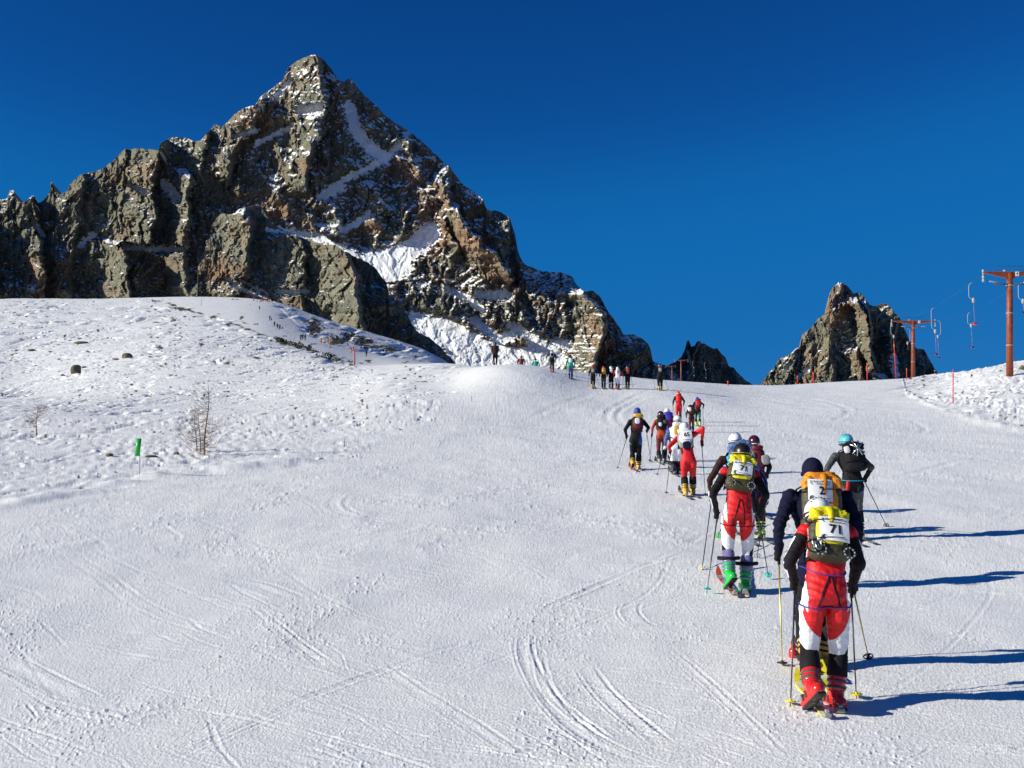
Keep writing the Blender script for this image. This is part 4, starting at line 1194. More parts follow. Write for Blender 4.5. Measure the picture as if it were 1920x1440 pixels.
def person(px, py, label, short, J=None, T=None, Hpx=None, group="ski tourers climbing the slope", paint=None, mats=None, fat=1.0, head=('helmet', 'whitep', 'blackp', None),
           boots=('redp', 'redp', 'black'), heel=(0, 0), yaw=(0, 0), glv='black', skis=None, poles=(), pack=None, skil=1.5, skicol=('yelp', 'cream'), near=True, cat="person", nth=0, zmin=5.0, lower=0.0, Zf=None, glovesides='LR'):
    """build one figure standing where photo pixel (px,py) meets the snow"""
    g, Z = ground_at(px, py, zmin=zmin, nth=nth)
    if Zf: Z = Zf; g = P(px, py, Zf)
    base = V(g)
    if not Zf: base.z = gz(base.x, base.y) - lower
    s = F / Z; voxel = min(.018, max(.0075, .8 / (s * .533)))
    if J is not None:
        J = px_joints(base, Z, J); k = 1.0; bk = 1.05 if s > 90 else 1.0
    else:
        T = dict(T or {}); H = Hpx / s; J = template(H=H, **T); k = H / 1.75; bk = k
    mats = mats or ['skin', 'black', 'red', 'white']
    root = empty("person", base, label, cat, group)
    me, HM = make_body(J, voxel, paint, mats, fat, k)
    body = link("body", me, [C[m] for m in mats], root)
    hg = head_gear(J, HM, head[0], root, head[1:3], k, head[3] if len(head) > 3 else None, 28 if s > 90 else 16)
    tips = {}
    for q in poles: tips[q[0]] = q
    det = s > 60
    for s_ in 'LR':
        tip = None
        if s_ in tips:
            tx, ty = tips[s_][1], tips[s_][2]; tg, tz = ground_at(tx, ty)
            if abs(tz - Z) > 6: tg = P(tx, ty, Z + .2)
            tip = V(tg) - base
        if s > 45 and s_ in glovesides: glove(J, s_, tip, root, glv, voxel, k)
        if s_ in tips:
            fo = (J['ha' + s_] - J['el' + s_]).normalized()
            hand = base + J['ha' + s_] + fo * .045 * k
            pcol = tips[s_][3]; sd = 'left' if s_ == 'L' else 'right'
            pole(hand, base + tip, tips[s_][4] if len(tips[s_]) > 4 else f"{tips[s_][5] if len(tips[s_]) > 5 else 'thin dark'} pole in the {sd} hand of the {short}", pcol, r=.008 if s > 60 else .011, holes=(pcol[1] == 'blackp'), gripcol='blackp', detail=det)
        sole, BM = boot(J, s_, root, boots, heel[0 if s_ == 'L' else 1], R(yaw[0 if s_ == 'L' else 1]), bk, max(.008, voxel), det)
        sd = 'left' if s_ == 'L' else 'right'
        if skis is not False:
            toe = base + sole + BM @ V((0, .12, 0))
            if skis and s_ in skis:
                (ax_, ay_), (bx_, by_) = skis[s_]
                ta = V(ground_at(ax_, ay_)[0]); tb = V(ground_at(bx_, by_)[0]); bd = (tb - ta).normalized()
                bnd = ta + bd * max(.1, (toe - ta).dot(bd) - .15)
                nb = V((toe.x, toe.y, 0)); 
            else:
                yv = R(yaw[0 if s_ == 'L' else 1]); dr = V((-math.sin(yv), math.cos(yv), 0))
                ta = toe - dr * skil * .50; tb = toe + dr * skil * .50
                for q in (ta, tb): q.z = gz(q.x, q.y)
                bnd = toe - dr * .14; bnd.z = gz(bnd.x, bnd.y)
            ski(ta + V((0, 0, .02)), tb + V((0, 0, .02)), f"{sd} ski under the {short}", skicol, bind=bnd + V((0, 0, .02)) if det else None)
    if pack: backpack(base, J, k=k, **pack)
    return dict(base=base, J=J, me=me, root=root, Z=Z, s=s, k=k, HM=HM, hg=hg)
# ------------------------------------------------------------------ the racers
def race_suit(arm='black', leg2='black', edge=.98):
    def f(tg, t, o, p):
        if tg == 'head': return 'skin'
        if tg == 'neck': return 'red'
        if tg == 'torso': return 'white' if abs(o) > edge else 'red'
        if tg.startswith('hand'): return arm
        if tg.startswith('uarm'):
            if t < .20: return 'red'
            return 'white' if o > .74 and t > .3 else arm
        if tg.startswith('farm'): return 'white' if o > .70 and t < .7 else arm
        if tg.startswith('thigh'):
            if o < .98 - 4.4 * t * t and t < .72: return 'red'
            return leg2 if t > .8 and o > .9 - (t - .8) * 4 else 'white'
        if tg.startswith('calf'):
            return leg2 if o > .1 - 3.0 * t else 'white'
        return 'white'
    return f

def loops(spec):
    """gear hung on the outside of a pack"""
    def f(root, M, w, h, d):
        for i, (kind, x, z, r, col) in enumerate(spec):
            mb = MB(); c = M @ V((x, -d * .58, z))
            if kind == 'ring':
                for a in range(18):
                    t0 = 2 * math.pi * a / 18; t1 = t0 + .27
                    mb.tube([c + M @ V((r * math.cos(t), -.012 + .004 * math.sin(3 * t), r * math.sin(t))) for t in (t0, (t0 + t1) / 2, t1)], .0075, 6, a % 2)
                mb.build("rope_loop", [C[col], C['alum']], root)
            elif kind == 'hoop':
                mb.tube([c + M @ V((r * math.cos(t), -.01, r * math.sin(t))) for t in [2 * math.pi * a / 20 for a in range(20)]], .007, 6, closed=True)
                mb.build("rope_loop", C[col], root)
            elif kind == 'karabiner':
                mb.tube([c + M @ V((r * .55 * math.cos(t), -.012, r * math.sin(t) * (1 + .15 * math.cos(t)))) for t in [2 * math.pi * a / 14 for a in range(14)]], .006, 6, closed=True)
                mb.tube([c + M @ V((.02 + r * .5 * math.cos(t), -.02, -.03 + r * .9 * math.sin(t))) for t in [2 * math.pi * a / 14 for a in range(14)]], .006, 6, closed=True)
                mb.build("karabiner", C[col], root)
            elif kind == 'cross':
                for a in (40, 75, 115, 145):
                    u = V((math.cos(R(a)), 0, math.sin(R(a)))) * r
                    mb.tube([c + M @ (V((0, -.03, 0)) - u), c + M @ V((0, -.05, 0)), c + M @ (V((0, -.03, 0)) + u)], .010, 6)
                for q in (-1, 1):
                    for z2 in (-.8, .8): mb.tube([c + M @ V((q * r * .55, -.03, z2 * r)), c + M @ V((q * r * .6, -.07, z2 * r * 1.05))], .006, 5)
                mb.build("crampon", C[col], root)
            elif kind == 'axe':
                mb.tube([c + M @ V((0, -.015, -r)), c + M @ V((0, -.015, r))], .010, 8)
                mb.tube([c + M @ V((-.11, -.015, r * .96)), c + M @ V((0, -.015, r * 1.04)), c + M @ V((.07, -.015, r))], [.004, .011, .008], 6)
                mb.build("ice_axe", C[col], root)
            elif kind == 'plate':
                crumple(mb, c, r, .03, r * 1.2, M, 0, 5, .1, 12); mb.build("pocket", C[col], root)
    return f

# 1 front racer, bib 71
D1 = "front skier in red suit with white helmet"
p1 = person(1545, 1330, "racer in red and white suit with white helmet and yellow pack, nearest the camera", D1,
 J=dict(pelvis=(1546,1114,-.02), waist=(1548,1070,.06), chest=(1550,1018,.19), neck=(1543,984,.30), head=(1535,966,.38), shL=(1510,997,.24), shR=(1592,1000,.24),
        elL=(1480,1054,.12), haL=(1489,1090,.26), elR=(1611,1056,.14), haR=(1598,1096,.26), hipL=(1523,1138,0), hipR=(1570,1138,0), knL=(1517,1219,.10), knR=(1572,1224,.12), anL=(1522,1288,-.16), anR=(1567,1302,.02)),
 paint=race_suit(), mats=['skin', 'black', 'red', 'white'], fat=1.06, head=('helmet', 'whitep', 'blackp', 'maroon'), boots=('redp', 'redp', 'black', 'grey'), heel=(38, 4), yaw=(14, 10),
 skis={'L': ((1549, 1350), (1494, 1284)), 'R': ((1577, 1343), (1541, 1268))}, skicol=('yelp', 'cream'),
 poles=[('L', 1482, 1328, ('alum', 'yelp'), "black pole with yellow basket in the left hand of the front skier"), ('R', 1606, 1314, ('alum', 'yelp'), "black pole with upturned yellow basket in the right hand of the front skier")],
 pack=dict(label="yellow backpack with race bib 71 on the nearest skier", cols=('olive', 'yellow', 'yellow'), w=.31, h=.45, d=.16, bib="71", off=(-.012, -.01), bibsize=(.235, .215), biboff=(.025, .005), seed=3,
           top=loops([('ring', -.10, -.19, .048, 'lgrey'), ('ring', .13, -.20, .042, 'lgrey'), ('karabiner', -.135, -.13, .045, 'metal'), ('hoop', -.15, -.17, .055, 'black')])))
b1, bv = band(p1['me'], p1['J']['pelvis'] + V((0, 0, -.085)), (0, -.1, 1), .262, 'blue', p1['root'], "harness_belt", .014)
band(p1['me'], p1['J']['waist'] + V((0, 0, .01)), (.10, -.25, 1), .25, 'purple', p1['root'], "rope_belt", .010)
pv = p1['J']['pelvis']; wv = p1['J']['waist']
tapes(bv, [[wv + V((-.01, 0, -.03)), pv + V((-.05, 0, .03)), pv + V((-.085, 0, -.085))], [wv + V((.01, 0, -.03)), pv + V((.05, 0, .05)), pv + V((.095, 0, -.085))]], 'black', p1['root'], "harness_strap", .008)

# 2 racer with bib 2
p2 = person(1536, 1258, "racer in black jacket and navy hat with orange backpack, just ahead of the front skier", "skier in black with bib 2",
 J=dict(pelvis=(1534,1072,0), waist=(1533,1022,.05), chest=(1531,965,.13), neck=(1528,912,.22), head=(1524,887,.27), shL=(1482,930,.16), shR=(1586,934,.16),
        elL=(1461,985,.02), haL=(1460,1036,.20), elR=(1608,990,.0), haR=(1600,1092,.10), hipL=(1512,1090,0), hipR=(1558,1090,0), knL=(1508,1168,.12), knR=(1556,1166,.1), anL=(1512,1228,-.1), anR=(1547,1232,.05)),
 paint=painter('navy', 'black', 'navy', hand='skin'), mats=['skin', 'black', 'navy'], fat=1.12, head=('hat', 'navy', 'navy'), boots=('gold', 'gold', 'black'), heel=(5, 14), yaw=(-6, -3), skil=1.25, skicol=('grey', 'lgrey'),
 poles=[('L', 1467, 1254, ('goldm', 'blackp'), "gold pole with round black basket in the left hand of the skier with bib 2"), ('R', 1630, 1240, ('goldm', 'blackp'), "gold pole with black basket slanting out to the right of the front skier")],
 pack=dict(label="orange backpack with race bib 2 on the skier in black", cols=('olive', 'orange', 'orange'), w=.36, h=.56, d=.19, bib="2", off=(-.005, .02), bibsize=(.22, .20), biboff=(-.035, .105), seed=9,
           top=loops([('hoop', -.15, -.13, .048, 'lgrey'), ('plate', -.16, -.05, .08, 'grey')])))

# 3 racer with aqua helmet
p3 = person(1600, 1012, "racer in black and grey suit with aqua helmet, right of the others", "skier with aqua helmet",
 J=dict(pelvis=(1598,902,0), waist=(1597,886,.04), chest=(1592,864,.10), neck=(1588,845,.16), head=(1587,831,.20), shL=(1566,855,.12), shR=(1611,857,.12),
        elL=(1551,878,.0), haL=(1548,898,.15), elR=(1634,876,.0), haR=(1622,897,.18), hipL=(1589,912,0), hipR=(1609,912,0), knL=(1590,958,.10), knR=(1609,957,.10), anL=(1588,1000,-.1), anR=(1612,996,.05)),
 paint=lambda tg, t, o, p: 'skin' if tg == 'head' else 'black' if tg == 'torso' or (tg.startswith('farm')) else 'blue' if tg.startswith('thigh') and t < .22 and o > -.2 and p[2] < 10 and t > .10 else 'grey',
 mats=['skin', 'black', 'grey', 'blue'], head=('helmet', 'aqua', 'blackp', 'black'), boots=('lime', 'lime', 'black'), heel=(12, 4), yaw=(6, 3), skicol=('grey', 'lgrey'),
 poles=[('R', 1663, 988, ('alum', 'maroonp'), "slanting pole with dark basket held by the skier with aqua helmet")],
 pack=dict(label="black backpack with silver crossed straps under the aqua helmet", cols=('black', 'black', 'black'), w=.34, h=.46, d=.17, off=(.03, .0), seed=12,
           top=loops([('cross', .03, .10, .13, 'metal'), ('plate', -.13, .10, .10, 'paper')])))
tp = p3['J']['pelvis']
b3, bv3 = band(p3['me'], tp + V((0, 0, .02)), (0, -.1, 1), .25, 'sky', p3['root'], "harness_belt", .014)
tapes(bv3, [[tp + V((-.10, 0, .0)), tp + V((-.12, 0, -.16))]], 'red', p3['root'], "red_strap", .030)

# 4 second racer with bib 71
p4 = person(1382, 1108, "racer in red and white suit with green ski boots and yellow backpack", "skier in red suit with green boots",
 J=dict(pelvis=(1384,958,-.02), waist=(1385,930,.04), chest=(1387,900,.14), neck=(1390,876,.24), head=(1391,853,.30), shL=(1360,886,.17), shR=(1415,890,.17),
        elL=(1336,926,.0), haL=(1344,962,.16), elR=(1436,928,.04), haR=(1424,962,.20), hipL=(1367,974,0), hipR=(1400,974,0), knL=(1365,1030,.10), knR=(1402,1032,.12), anL=(1368,1078,-.12), anR=(1397,1092,.02)),
 paint=race_suit(), mats=['skin', 'black', 'red', 'white'], fat=1.04, head=('helmet', 'blackp', 'blackp', 'yellow'), boots=('green', 'green', 'violetp', 'violetp'), heel=(32, 4), yaw=(12, 2),
 skis={'L': ((1379, 1121), (1346, 1082)), 'R': ((1398, 1120), (1392, 1062))}, skicol=('rust', 'lgrey'),
 poles=[('L', 1325, 1112, ('alum', 'teal'), "black pole with teal basket in the left hand of the skier with green boots"), ('R', 1441, 1083, ('alum', 'teal'), "black pole with teal basket in the right hand of the skier with green boots")],
 pack=dict(label="yellow backpack with race bib 71 on the skier with green boots", cols=('olive', 'yellow', 'yellow'), w=.33, h=.44, d=.17, bib="71", off=(-.03, -.01), bibsize=(.24, .19), biboff=(.0, .02), seed=21,
           top=loops([('ring', -.12, -.20, .045, 'lgrey'), ('ring', .12, -.20, .045, 'lgrey')])))
b4, bv4 = band(p4['me'], p4['J']['pelvis'] + V((0, 0, -.17)), (.05, -.1, 1), .25, 'black', p4['root'], "harness_belt", .014)
pv = p4['J']['pelvis']; wv = p4['J']['waist']
tapes(bv4, [[wv + V((-.01, 0, -.03)), pv + V((-.05, 0, .0)), pv + V((-.08, 0, -.16))], [wv + V((.01, 0, -.03)), pv + V((.05, 0, .02)), pv + V((.06, 0, -.16))]], 'black', p4['root'], "harness_strap", .007)
for q in ('L', 'R'):                                       # wide black gaiter flaps over the boot cuffs
    mb = MB(); a = p4['J']['an' + q]; u = (p4['J']['kn' + q] - a).normalized(); c = a + u * .235
    mb.tube([c + V((-.13, 0, 0)), c + V((-.07, -.08, .005)), c + V((0, -.095, 0)), c + V((.07, -.08, .005)), c + V((.13, 0, 0))], .020, 8, flat=1.2); mb.build("gaiter", C['black'], p4['root'])

# 5 racer with blue pack just ahead of 4
p5 = person(1412, 1006, "racer in dark jacket with white helmet and blue goggles, behind the green-booted skier", "skier with blue backpack",
 J=dict(pelvis=(1406,915,0), waist=(1402,898,.02), chest=(1392,868,.08), neck=(1382,842,.14), head=(1379,828,.18), shL=(1354,862,.08), shR=(1412,866,.08),
        elL=(1331,900,.0), haL=(1334,932,.15), elR=(1434,906,.0), haR=(1436,938,.16), hipL=(1394,922,0), hipR=(1419,922,0), knL=(1398,962,.10), knR=(1425,960,.10), anL=(1398,992,-.1), anR=(1427,994,.05)),
 paint=lambda tg, t, o, p: 'skin' if tg == 'head' else ('red' if tg.startswith('thigh') and o > -.1 and t > .1 and t < .85 else 'black' if tg[0:5] in ('thigh', 'calfL', 'calfR') else ('blue' if tg == 'uarmR' and o > .4 else 'brown' if tg.endswith('L') else 'navy')),
 mats=['skin', 'brown', 'navy', 'blue', 'red', 'black'], fat=1.05, head=('helmet', 'whitep', 'blackp', 'blue'), boots=('lime', 'lime', 'black'), heel=(5, 18), yaw=(2, 2), skicol=('grey', 'lgrey'),
 poles=[('L', 1316, 1069, ('alum', 'cream'), "black pole with cream basket left of the skier with green boots"), ('R', 1419, 1045, ('alum', 'lgrey'), "black pole with grey basket right of the skier with green boots")],
 pack=dict(label="steel blue backpack with sky blue side and white bib", cols=('steel', 'steel', 'steel'), w=.40, h=.56, d=.18, bib="7", off=(-.02, .02), bibsize=(.20, .24), biboff=(-.03, -.02), seed=31, lines=False,
           top=loops([('plate', -.20, .02, .16, 'sky'), ('hoop', .10, .05, .06, 'lgrey')])))

# 6 racer with maroon helmet
p6 = person(1420, 966, "racer in dark jacket with shiny maroon helmet and red collar", "skier with maroon helmet",
 J=dict(pelvis=(1420,895,0), waist=(1419,882,.03), chest=(1417,862,.08), neck=(1415,843,.13), head=(1414,831,.16), shL=(1398,856,.08), shR=(1434,858,.08),
        elL=(1386,880,.0), haL=(1390,900,.15), elR=(1443,876,-.02), haR=(1438,890,.14), hipL=(1411,900,0), hipR=(1429,900,0), knL=(1411,932,.1), knR=(1429,932,.08), anL=(1411,952,-.1), anR=(1429,954,.1)),
 paint=painter('maroon', 'black', 'black', collar='red'), mats=['skin', 'maroon', 'black', 'red'], head=('helmet', 'maroonp', 'whitep', 'black'), boots=('blackp', 'blackp', 'black'), skicol=('grey', 'lgrey'),
 poles=[('L', 1346, 1006, ('alum', 'green'), "pole with green star basket between the legs and pole of the green-booted skier")],
 pack=dict(label="dark red backpack with grey side pocket under the maroon helmet", cols=('maroon', 'maroon', 'maroon'), w=.27, h=.40, d=.15, seed=41, detail=1, top=loops([('plate', .12, -.08, .16, 'lgrey'), ('plate', -.12, .02, .10, 'lgrey')])))

# 7 racer with bib 65
p7 = person(1291, 930, "racer in all red suit with white helmet and bib 65, elbows spread", "skier in red with bib 65",
 J=dict(pelvis=(1291,862,0), waist=(1289,848,.05), chest=(1286,828,.14), neck=(1284,813,.22), head=(1283,804,.27), shL=(1270,822,.16), shR=(1302,814,.16),
        elL=(1254,838,-.05), haL=(1257,846,.16), elR=(1318,803,-.02), haR=(1316,830,.14), hipL=(1283,868,0), hipR=(1299,868,0), knL=(1283,893,.10), knR=(1299,894,.10), anL=(1285,920,-.08), anR=(1299,918,.16)),
 paint=lambda tg, t, o, p: 'skin' if tg == 'head' else 'black' if tg.startswith('calf') and .45 < t else 'red', mats=['skin', 'black', 'red'], fat=.92, head=('helmet', 'whitep', 'whitep', None), boots=('gold', 'gold', 'black', 'blackp'), heel=(4, 10), skicol=('grey', 'lgrey'),
 poles=[('L', 1249, 928, ('alum', 'blackp')), ('R', 1323, 931, ('alum', 'blackp'))], 
 pack=dict(label="white backpack with race bib 65 on the skier in all red", cols=('lgrey', 'white', 'white'), w=.34, h=.44, d=.16, bib="65", off=(-.02, .0), bibsize=(.24, .20), biboff=(.02, .05), seed=51, lines=False, detail=1, top=loops([('plate', 0, -.19, .17, 'navy')])))

# 8 white trousers, blue striped sleeve
p8 = person(1267, 891, "racer in white trousers with blue striped sleeve and orange backpack", "skier in white trousers",
 J=dict(pelvis=(1267,838,0), waist=(1267,828,.03), chest=(1267,810,.08), neck=(1268,797,.13), head=(1270,789,.16), shL=(1254,808,.08), shR=(1282,808,.08),
        elL=(1248,825,-.02), haL=(1247,838,.14), elR=(1288,824,-.02), haR=(1286,836,.14), hipL=(1261,844,0), hipR=(1273,844,0), knL=(1262,865,.08), knR=(1273,865,.08), anL=(1263,882,-.05), anR=(1272,884,.1)),
 paint=lambda tg, t, o, p: 'skin' if tg == 'head' else ('blue' if tg.endswith('arm' + tg[-1]) and tg[-1] == 'L' and math.sin(t * 22) > 0 else 'steel' if tg in ('uarmL', 'farmL') else 'red' if tg.startswith('calf') and .35 < t < .6 else 'black' if tg.startswith('calf') and t > .6 else 'white'),
 mats=['skin', 'white', 'blue', 'steel', 'red', 'black'], head=('helmet', 'whitep', 'blackp', 'black'), boots=('blackp', 'grey', 'black'), skicol=('grey', 'lgrey'), glv='white',
 poles=[('L', 1231, 893, ('alum', 'blackp'))], pack=dict(label="orange and white backpack on the skier in white trousers", cols=('white', 'amber', 'white'), w=.30, h=.42, d=.15, seed=61, detail=1))

# 9, 10 pair in rust and violet
p9 = person(1241, 869, "racer in rust orange jacket and red helmet, left of the cluster", "skier in rust jacket", Hpx=98, T=dict(lean=14, stride=.12), paint=painter('rust', 'maroon', 'rust', shin='brown'), mats=['skin', 'rust', 'maroon', 'brown'],
 head=('helmet', 'maroonp', 'redp', 'white'), boots=('lgrey', 'grey', 'black'), skicol=('grey', 'lgrey'), poles=[('L', 1218, 866, ('alum', 'blackp')), ('R', 1227, 866, ('alum', 'blackp'))],
 pack=dict(label="black backpack with white bundle on the rust jacket skier", cols=('black', 'black', 'brown'), w=.30, h=.44, d=.16, seed=71, detail=1, top=loops([('plate', -.06, -.08, .10, 'paper'), ('plate', .08, .0, .10, 'grey')])))
p10 = person(1254, 866, "racer in violet jacket with white cap, behind the rust jacket skier", "skier in violet jacket", Hpx=102, T=dict(lean=20, stride=-.15), paint=painter('purple', 'black', 'purple'), mats=['skin', 'purple', 'black'],
 head=('hat', 'white', 'blue'), boots=('blackp', 'grey', 'black'), skicol=('grey', 'lgrey'), pack=dict(label="violet backpack with red pocket behind the rust jacket skier", cols=('purple', 'purple', 'purple'), w=.30, h=.42, d=.16, seed=81, detail=1, top=loops([('plate', .08, -.10, .12, 'red')])))

# 11 blue hat, on the left
p11 = person(1191, 881, "racer in dark clothes with blue hat and tan backpack, leftmost of the near group", "skier with blue hat",
 J=dict(pelvis=(1192,822,0), waist=(1193,812,.03), chest=(1194,796,.06), neck=(1195,783,.10), head=(1195,774,.12), shL=(1182,790,.06), shR=(1206,790,.06),
        elL=(1172,806,-.03), haL=(1175,818,.15), elR=(1216,802,-.05), haR=(1213,808,.14), hipL=(1186,826,0), hipR=(1198,826,0), knL=(1186,848,.12), knR=(1198,850,.10), anL=(1186,868,-.2), anR=(1197,874,.1)),
 paint=lambda tg, t, o, p: 'skin' if tg == 'head' else 'teal_strap' if tg.startswith('thigh') and .10 < t < .22 else ('blue' if tg == 'torso' and o > .6 else 'navy' if tg == 'uarmR' else 'black'),
 mats=['skin', 'black', 'navy', 'blue', 'teal_strap'], head=('hat', 'blue', 'blue'), boots=('gold', 'gold', 'black'), heel=(35, 5), skicol=('rust', 'lgrey'),
 poles=[('L', 1157, 880, ('alum', 'blackp')), ('R', 1221, 867, ('alum', 'blackp'))],
 pack=dict(label="tan and brown backpack on the skier with blue hat", cols=('brown', 'maroon', 'amber'), w=.32, h=.50, d=.17, seed=91, detail=1, top=loops([('plate', -.02, .05, .14, 'paper')])))
# 12-14 upper trio
person(1273, 792, "racer in red trousers, red hat and red backpack, topmost of the near group", "skier with red backpack", Hpx=58, zmin=40, T=dict(lean=8, stride=.12), fat=1.1, paint=painter('red', 'red', 'black'), mats=['skin', 'black', 'red'], head=('hat', 'red', 'white'),
 boots=('blackp', 'grey', 'black'), skicol=('grey', 'lgrey'), poles=[('L', 1262, 784, ('alum', 'blackp')), ('R', 1287, 783, ('alum', 'blackp'))], pack=dict(label="red backpack on the topmost skier of the near group", cols=('red', 'red', 'red'), w=.30, h=.46, d=.17, seed=92, detail=1))
person(1297, 812, "racer in dark red with bent arms and brown backpack below the dark helmet skier", "skier in dark red", Hpx=54, zmin=30, T=dict(lean=22, stride=.12), paint=painter('brown', 'maroon', 'black'), mats=['skin', 'brown', 'maroon', 'black'], head=('helmet', 'maroonp', 'maroonp', None),
 boots=('blackp', 'grey', 'black'), skicol=('grey', 'lgrey'), pack=dict(label="brown backpack with white patch on the skier in dark red", cols=('brown', 'maroon', 'brown'), w=.32, h=.44, d=.17, seed=93, detail=1, top=loops([('plate', -.10, .0, .16, 'paper')])))
person(1309, 800, "racer with dark hat and elbow raised beside a slanting pole", "skier in blue-black jacket", Hpx=55, zmin=30, T=dict(lean=14, stride=-.10, arms=dict(elR=(.36, -.05, 1.28), haR=(.33, .12, 1.10))), paint=painter('brown', 'green_dark', 'black'), mats=['skin', 'brown', 'green_dark', 'black'], head=('hat', 'maroon', 'maroon'),
 boots=('lime', 'lime', 'black'), skicol=('grey', 'lgrey'), poles=[('R', 1319, 797, ('alum', 'blackp'))], pack=dict(label="red and violet backpack beside the raised elbow", cols=('maroon', 'red', 'purple'), w=.30, h=.42, d=.16, seed=94, detail=1))

# crest group
def crest(px, py, hp, label, short, top, legs, hd, pk, bootc='gold', poles=(), arms=None, shin=None, lean=10, stride=.1, packlabel=None, armc=None, wide=None, zmin=60, nop=False, lower=0, Zf=None, skis=None):
    ms = ['skin', top, legs] + [m for m in (armc, shin) if m]
    return person(px, py, label, short, Hpx=hp, zmin=zmin, T=dict(lean=lean, stride=stride, arms=arms), fat=1.25, group="skiers near the crest of the slope",
      paint=painter(top, legs, armc or top, shin=shin), mats=list(dict.fromkeys(ms)), head=hd, boots=(bootc, bootc, 'black'), skicol=('grey', 'lgrey'), poles=poles,
      pack=None if nop else dict(label=packlabel, cols=pk, w=.30, h=.44, d=.16, seed=int(px), detail=0, group="backpacks of the skiers near the crest"), lower=lower, Zf=Zf, skis=skis, skil=1.4)
B = ('alum', 'blackp')
crest(1112, 728, 42, "skier in black with orange and grey backpack, left end of the crest group", "leftmost skier of the crest group", 'black', 'brown', ('hat', 'rust', 'brown'), ('grey', 'lgrey', 'rust'), poles=[('L', 1102, 726, B), ('R', 1123, 723, B)], packlabel="grey and orange backpack of the leftmost skier at the crest")
crest(1132, 729, 42, "skier in pale trousers with red hat, second in the crest group", "crest skier with red hat", 'brown', 'grey', ('hat', 'red', 'maroon'), ('orange', 'orange', 'lgrey'), bootc='blackp', packlabel="orange backpack under a red hat at the crest")
crest(1146, 729, 42, "skier in black with white helmet and white bib, middle of the crest group", "crest skier with white bib", 'black', 'black', ('helmet', 'whitep', 'whitep', None), ('navy', 'paper', 'paper'), bootc='blackp', stride=-.08, packlabel="navy backpack with white bib at the crest", armc='black', shin='lgrey')
crest(1158.5, 730, 42, "skier with red sleeves, white trousers and white helmet at the crest", "crest skier with red sleeves", 'white', 'white', ('helmet', 'whitep', 'whitep', None), ('white', 'lgrey', 'white'), bootc='redp', armc='red', shin='red', poles=[('R', 1167, 728, B)], packlabel="white backpack between red sleeves at the crest", arms=dict(elL=(-.33, -.05, 1.2), haL=(-.28, .2, 1.05), elR=(.36, 0, 1.22), haR=(.42, .2, 1.12)))
crest(1177, 729.5, 43, "skier in black with orange backpack and yellow boots, right end of the crest group", "crest skier with orange pack", 'black', 'black', ('helmet', 'maroonp', 'whitep', None), ('maroon', 'rust', 'rust'), poles=[('L', 1170.5, 728, B), ('R', 1186, 725, B)], packlabel="rust backpack at the right end of the crest group")
crest(1238, 732, 50, "lone skier in black with yellow boots, right of the crest group", "lone skier right of the crest group", 'black', 'black', ('helmet', 'maroonp', 'whitep', None), ('grey', 'lgrey', 'maroon'), poles=[('L', 1228, 728, B), ('R', 1253, 731, B)], arms=dict(elL=(-.36, -.1, 1.3), haL=(-.42, .15, 1.18)), packlabel="maroon and grey backpack of the lone skier by the crest")
crest(1070, 710, 45, "skier in blue trousers with dark teal sleeves and white bib near the crest", "crest skier in blue trousers", 'teal_strap', 'steel', ('hat', 'navy', 'navy'), ('white', 'paper', 'maroon'), bootc='blackp', poles=[('L', 1062, 707, B), ('R', 1081, 706, B)], packlabel="white backpack of the skier in blue trousers")
crest(1035, 698, 42, "skier in black with hands on poles and white collar near the crest", "black skier near the crest", 'black', 'grey', ('hat', 'grey', 'white'), ('lgrey', 'black', 'white'), bootc='redp', packlabel="black and white backpack left of the blue trousers", arms=dict(elL=(-.38, 0, 1.25), haL=(-.46, .1, 1.1)))
crest(928.5, 683, 43, "spectator standing upright in brown jacket and black trousers on the crest", "spectator in brown", 'brown', 'black', ('hat', 'grey', 'grey'), None, bootc='blackp', lean=0, stride=.02, nop=True, arms=dict(elL=(-.24, -.02, 1.15), haL=(-.20, .1, .98), elR=(.24, -.02, 1.15), haR=(.20, .1, .98)), skis=False)
for px, tp_, cl, lb, hc in ((977.5, 666, 'maroon', "person in maroon half hidden behind the crest, next to the brown spectator", 'grey'), (1004.5, 671, 'teal_strap', "person in dark green half hidden behind the crest", 'black')):
    Zc = 97.0; g = P(px, tp_ + 38, Zc)
    crest(px, tp_ + 38, 38, lb, "hidden", cl, 'black', ('hat', hc, hc), None, bootc='blackp', lean=16, nop=True, Zf=Zc, skis=False)

# tiny figures far up the piste (copies of two small figures)
def far_proto(cols, name="person"):
    J = template(1.75, 10, .15); mb_me, HM = make_body(J, .035, painter(cols[0], cols[1]), ['skin', cols[0], cols[1]])
    root = empty("person", (0, 0, 0), "x", "person", "tiny skiers far up the slope"); link("body", mb_me, [C['skin'], C[cols[0]], C[cols[1]]], root)
    mb = MB(); mb.ellip(J['head'] + V((0, 0, .03)), .11, .13, .12, None, 0, 10, (-.4, 1)); mb.build("knitted_hat", C[cols[2]], root)
    mb = MB(); crumple(mb, J['chest'] + V((0, -.2, 0)), .30, .18, .42, None, 0, 4, .05, 10); mb.build("rucksack", C[cols[3]], root)
    return root
def far_copy(src, px, py, label, zmin=180, yo=0, Hs=1.0):
    g, Z = ground_at(px, py, zmin=zmin)
    r = src.copy(); COL.objects.link(r); r.location = V(g) + V((0, 0, .05)); r.rotation_euler = (0, 0, random.uniform(-.5, .5)); r.scale = (Hs,) * 3
    for ch in [c for c in bpy.data.objects if c.parent == src]:
        c2 = ch.copy(); COL.objects.link(c2); c2.parent = r
    r["label"] = label
    return r
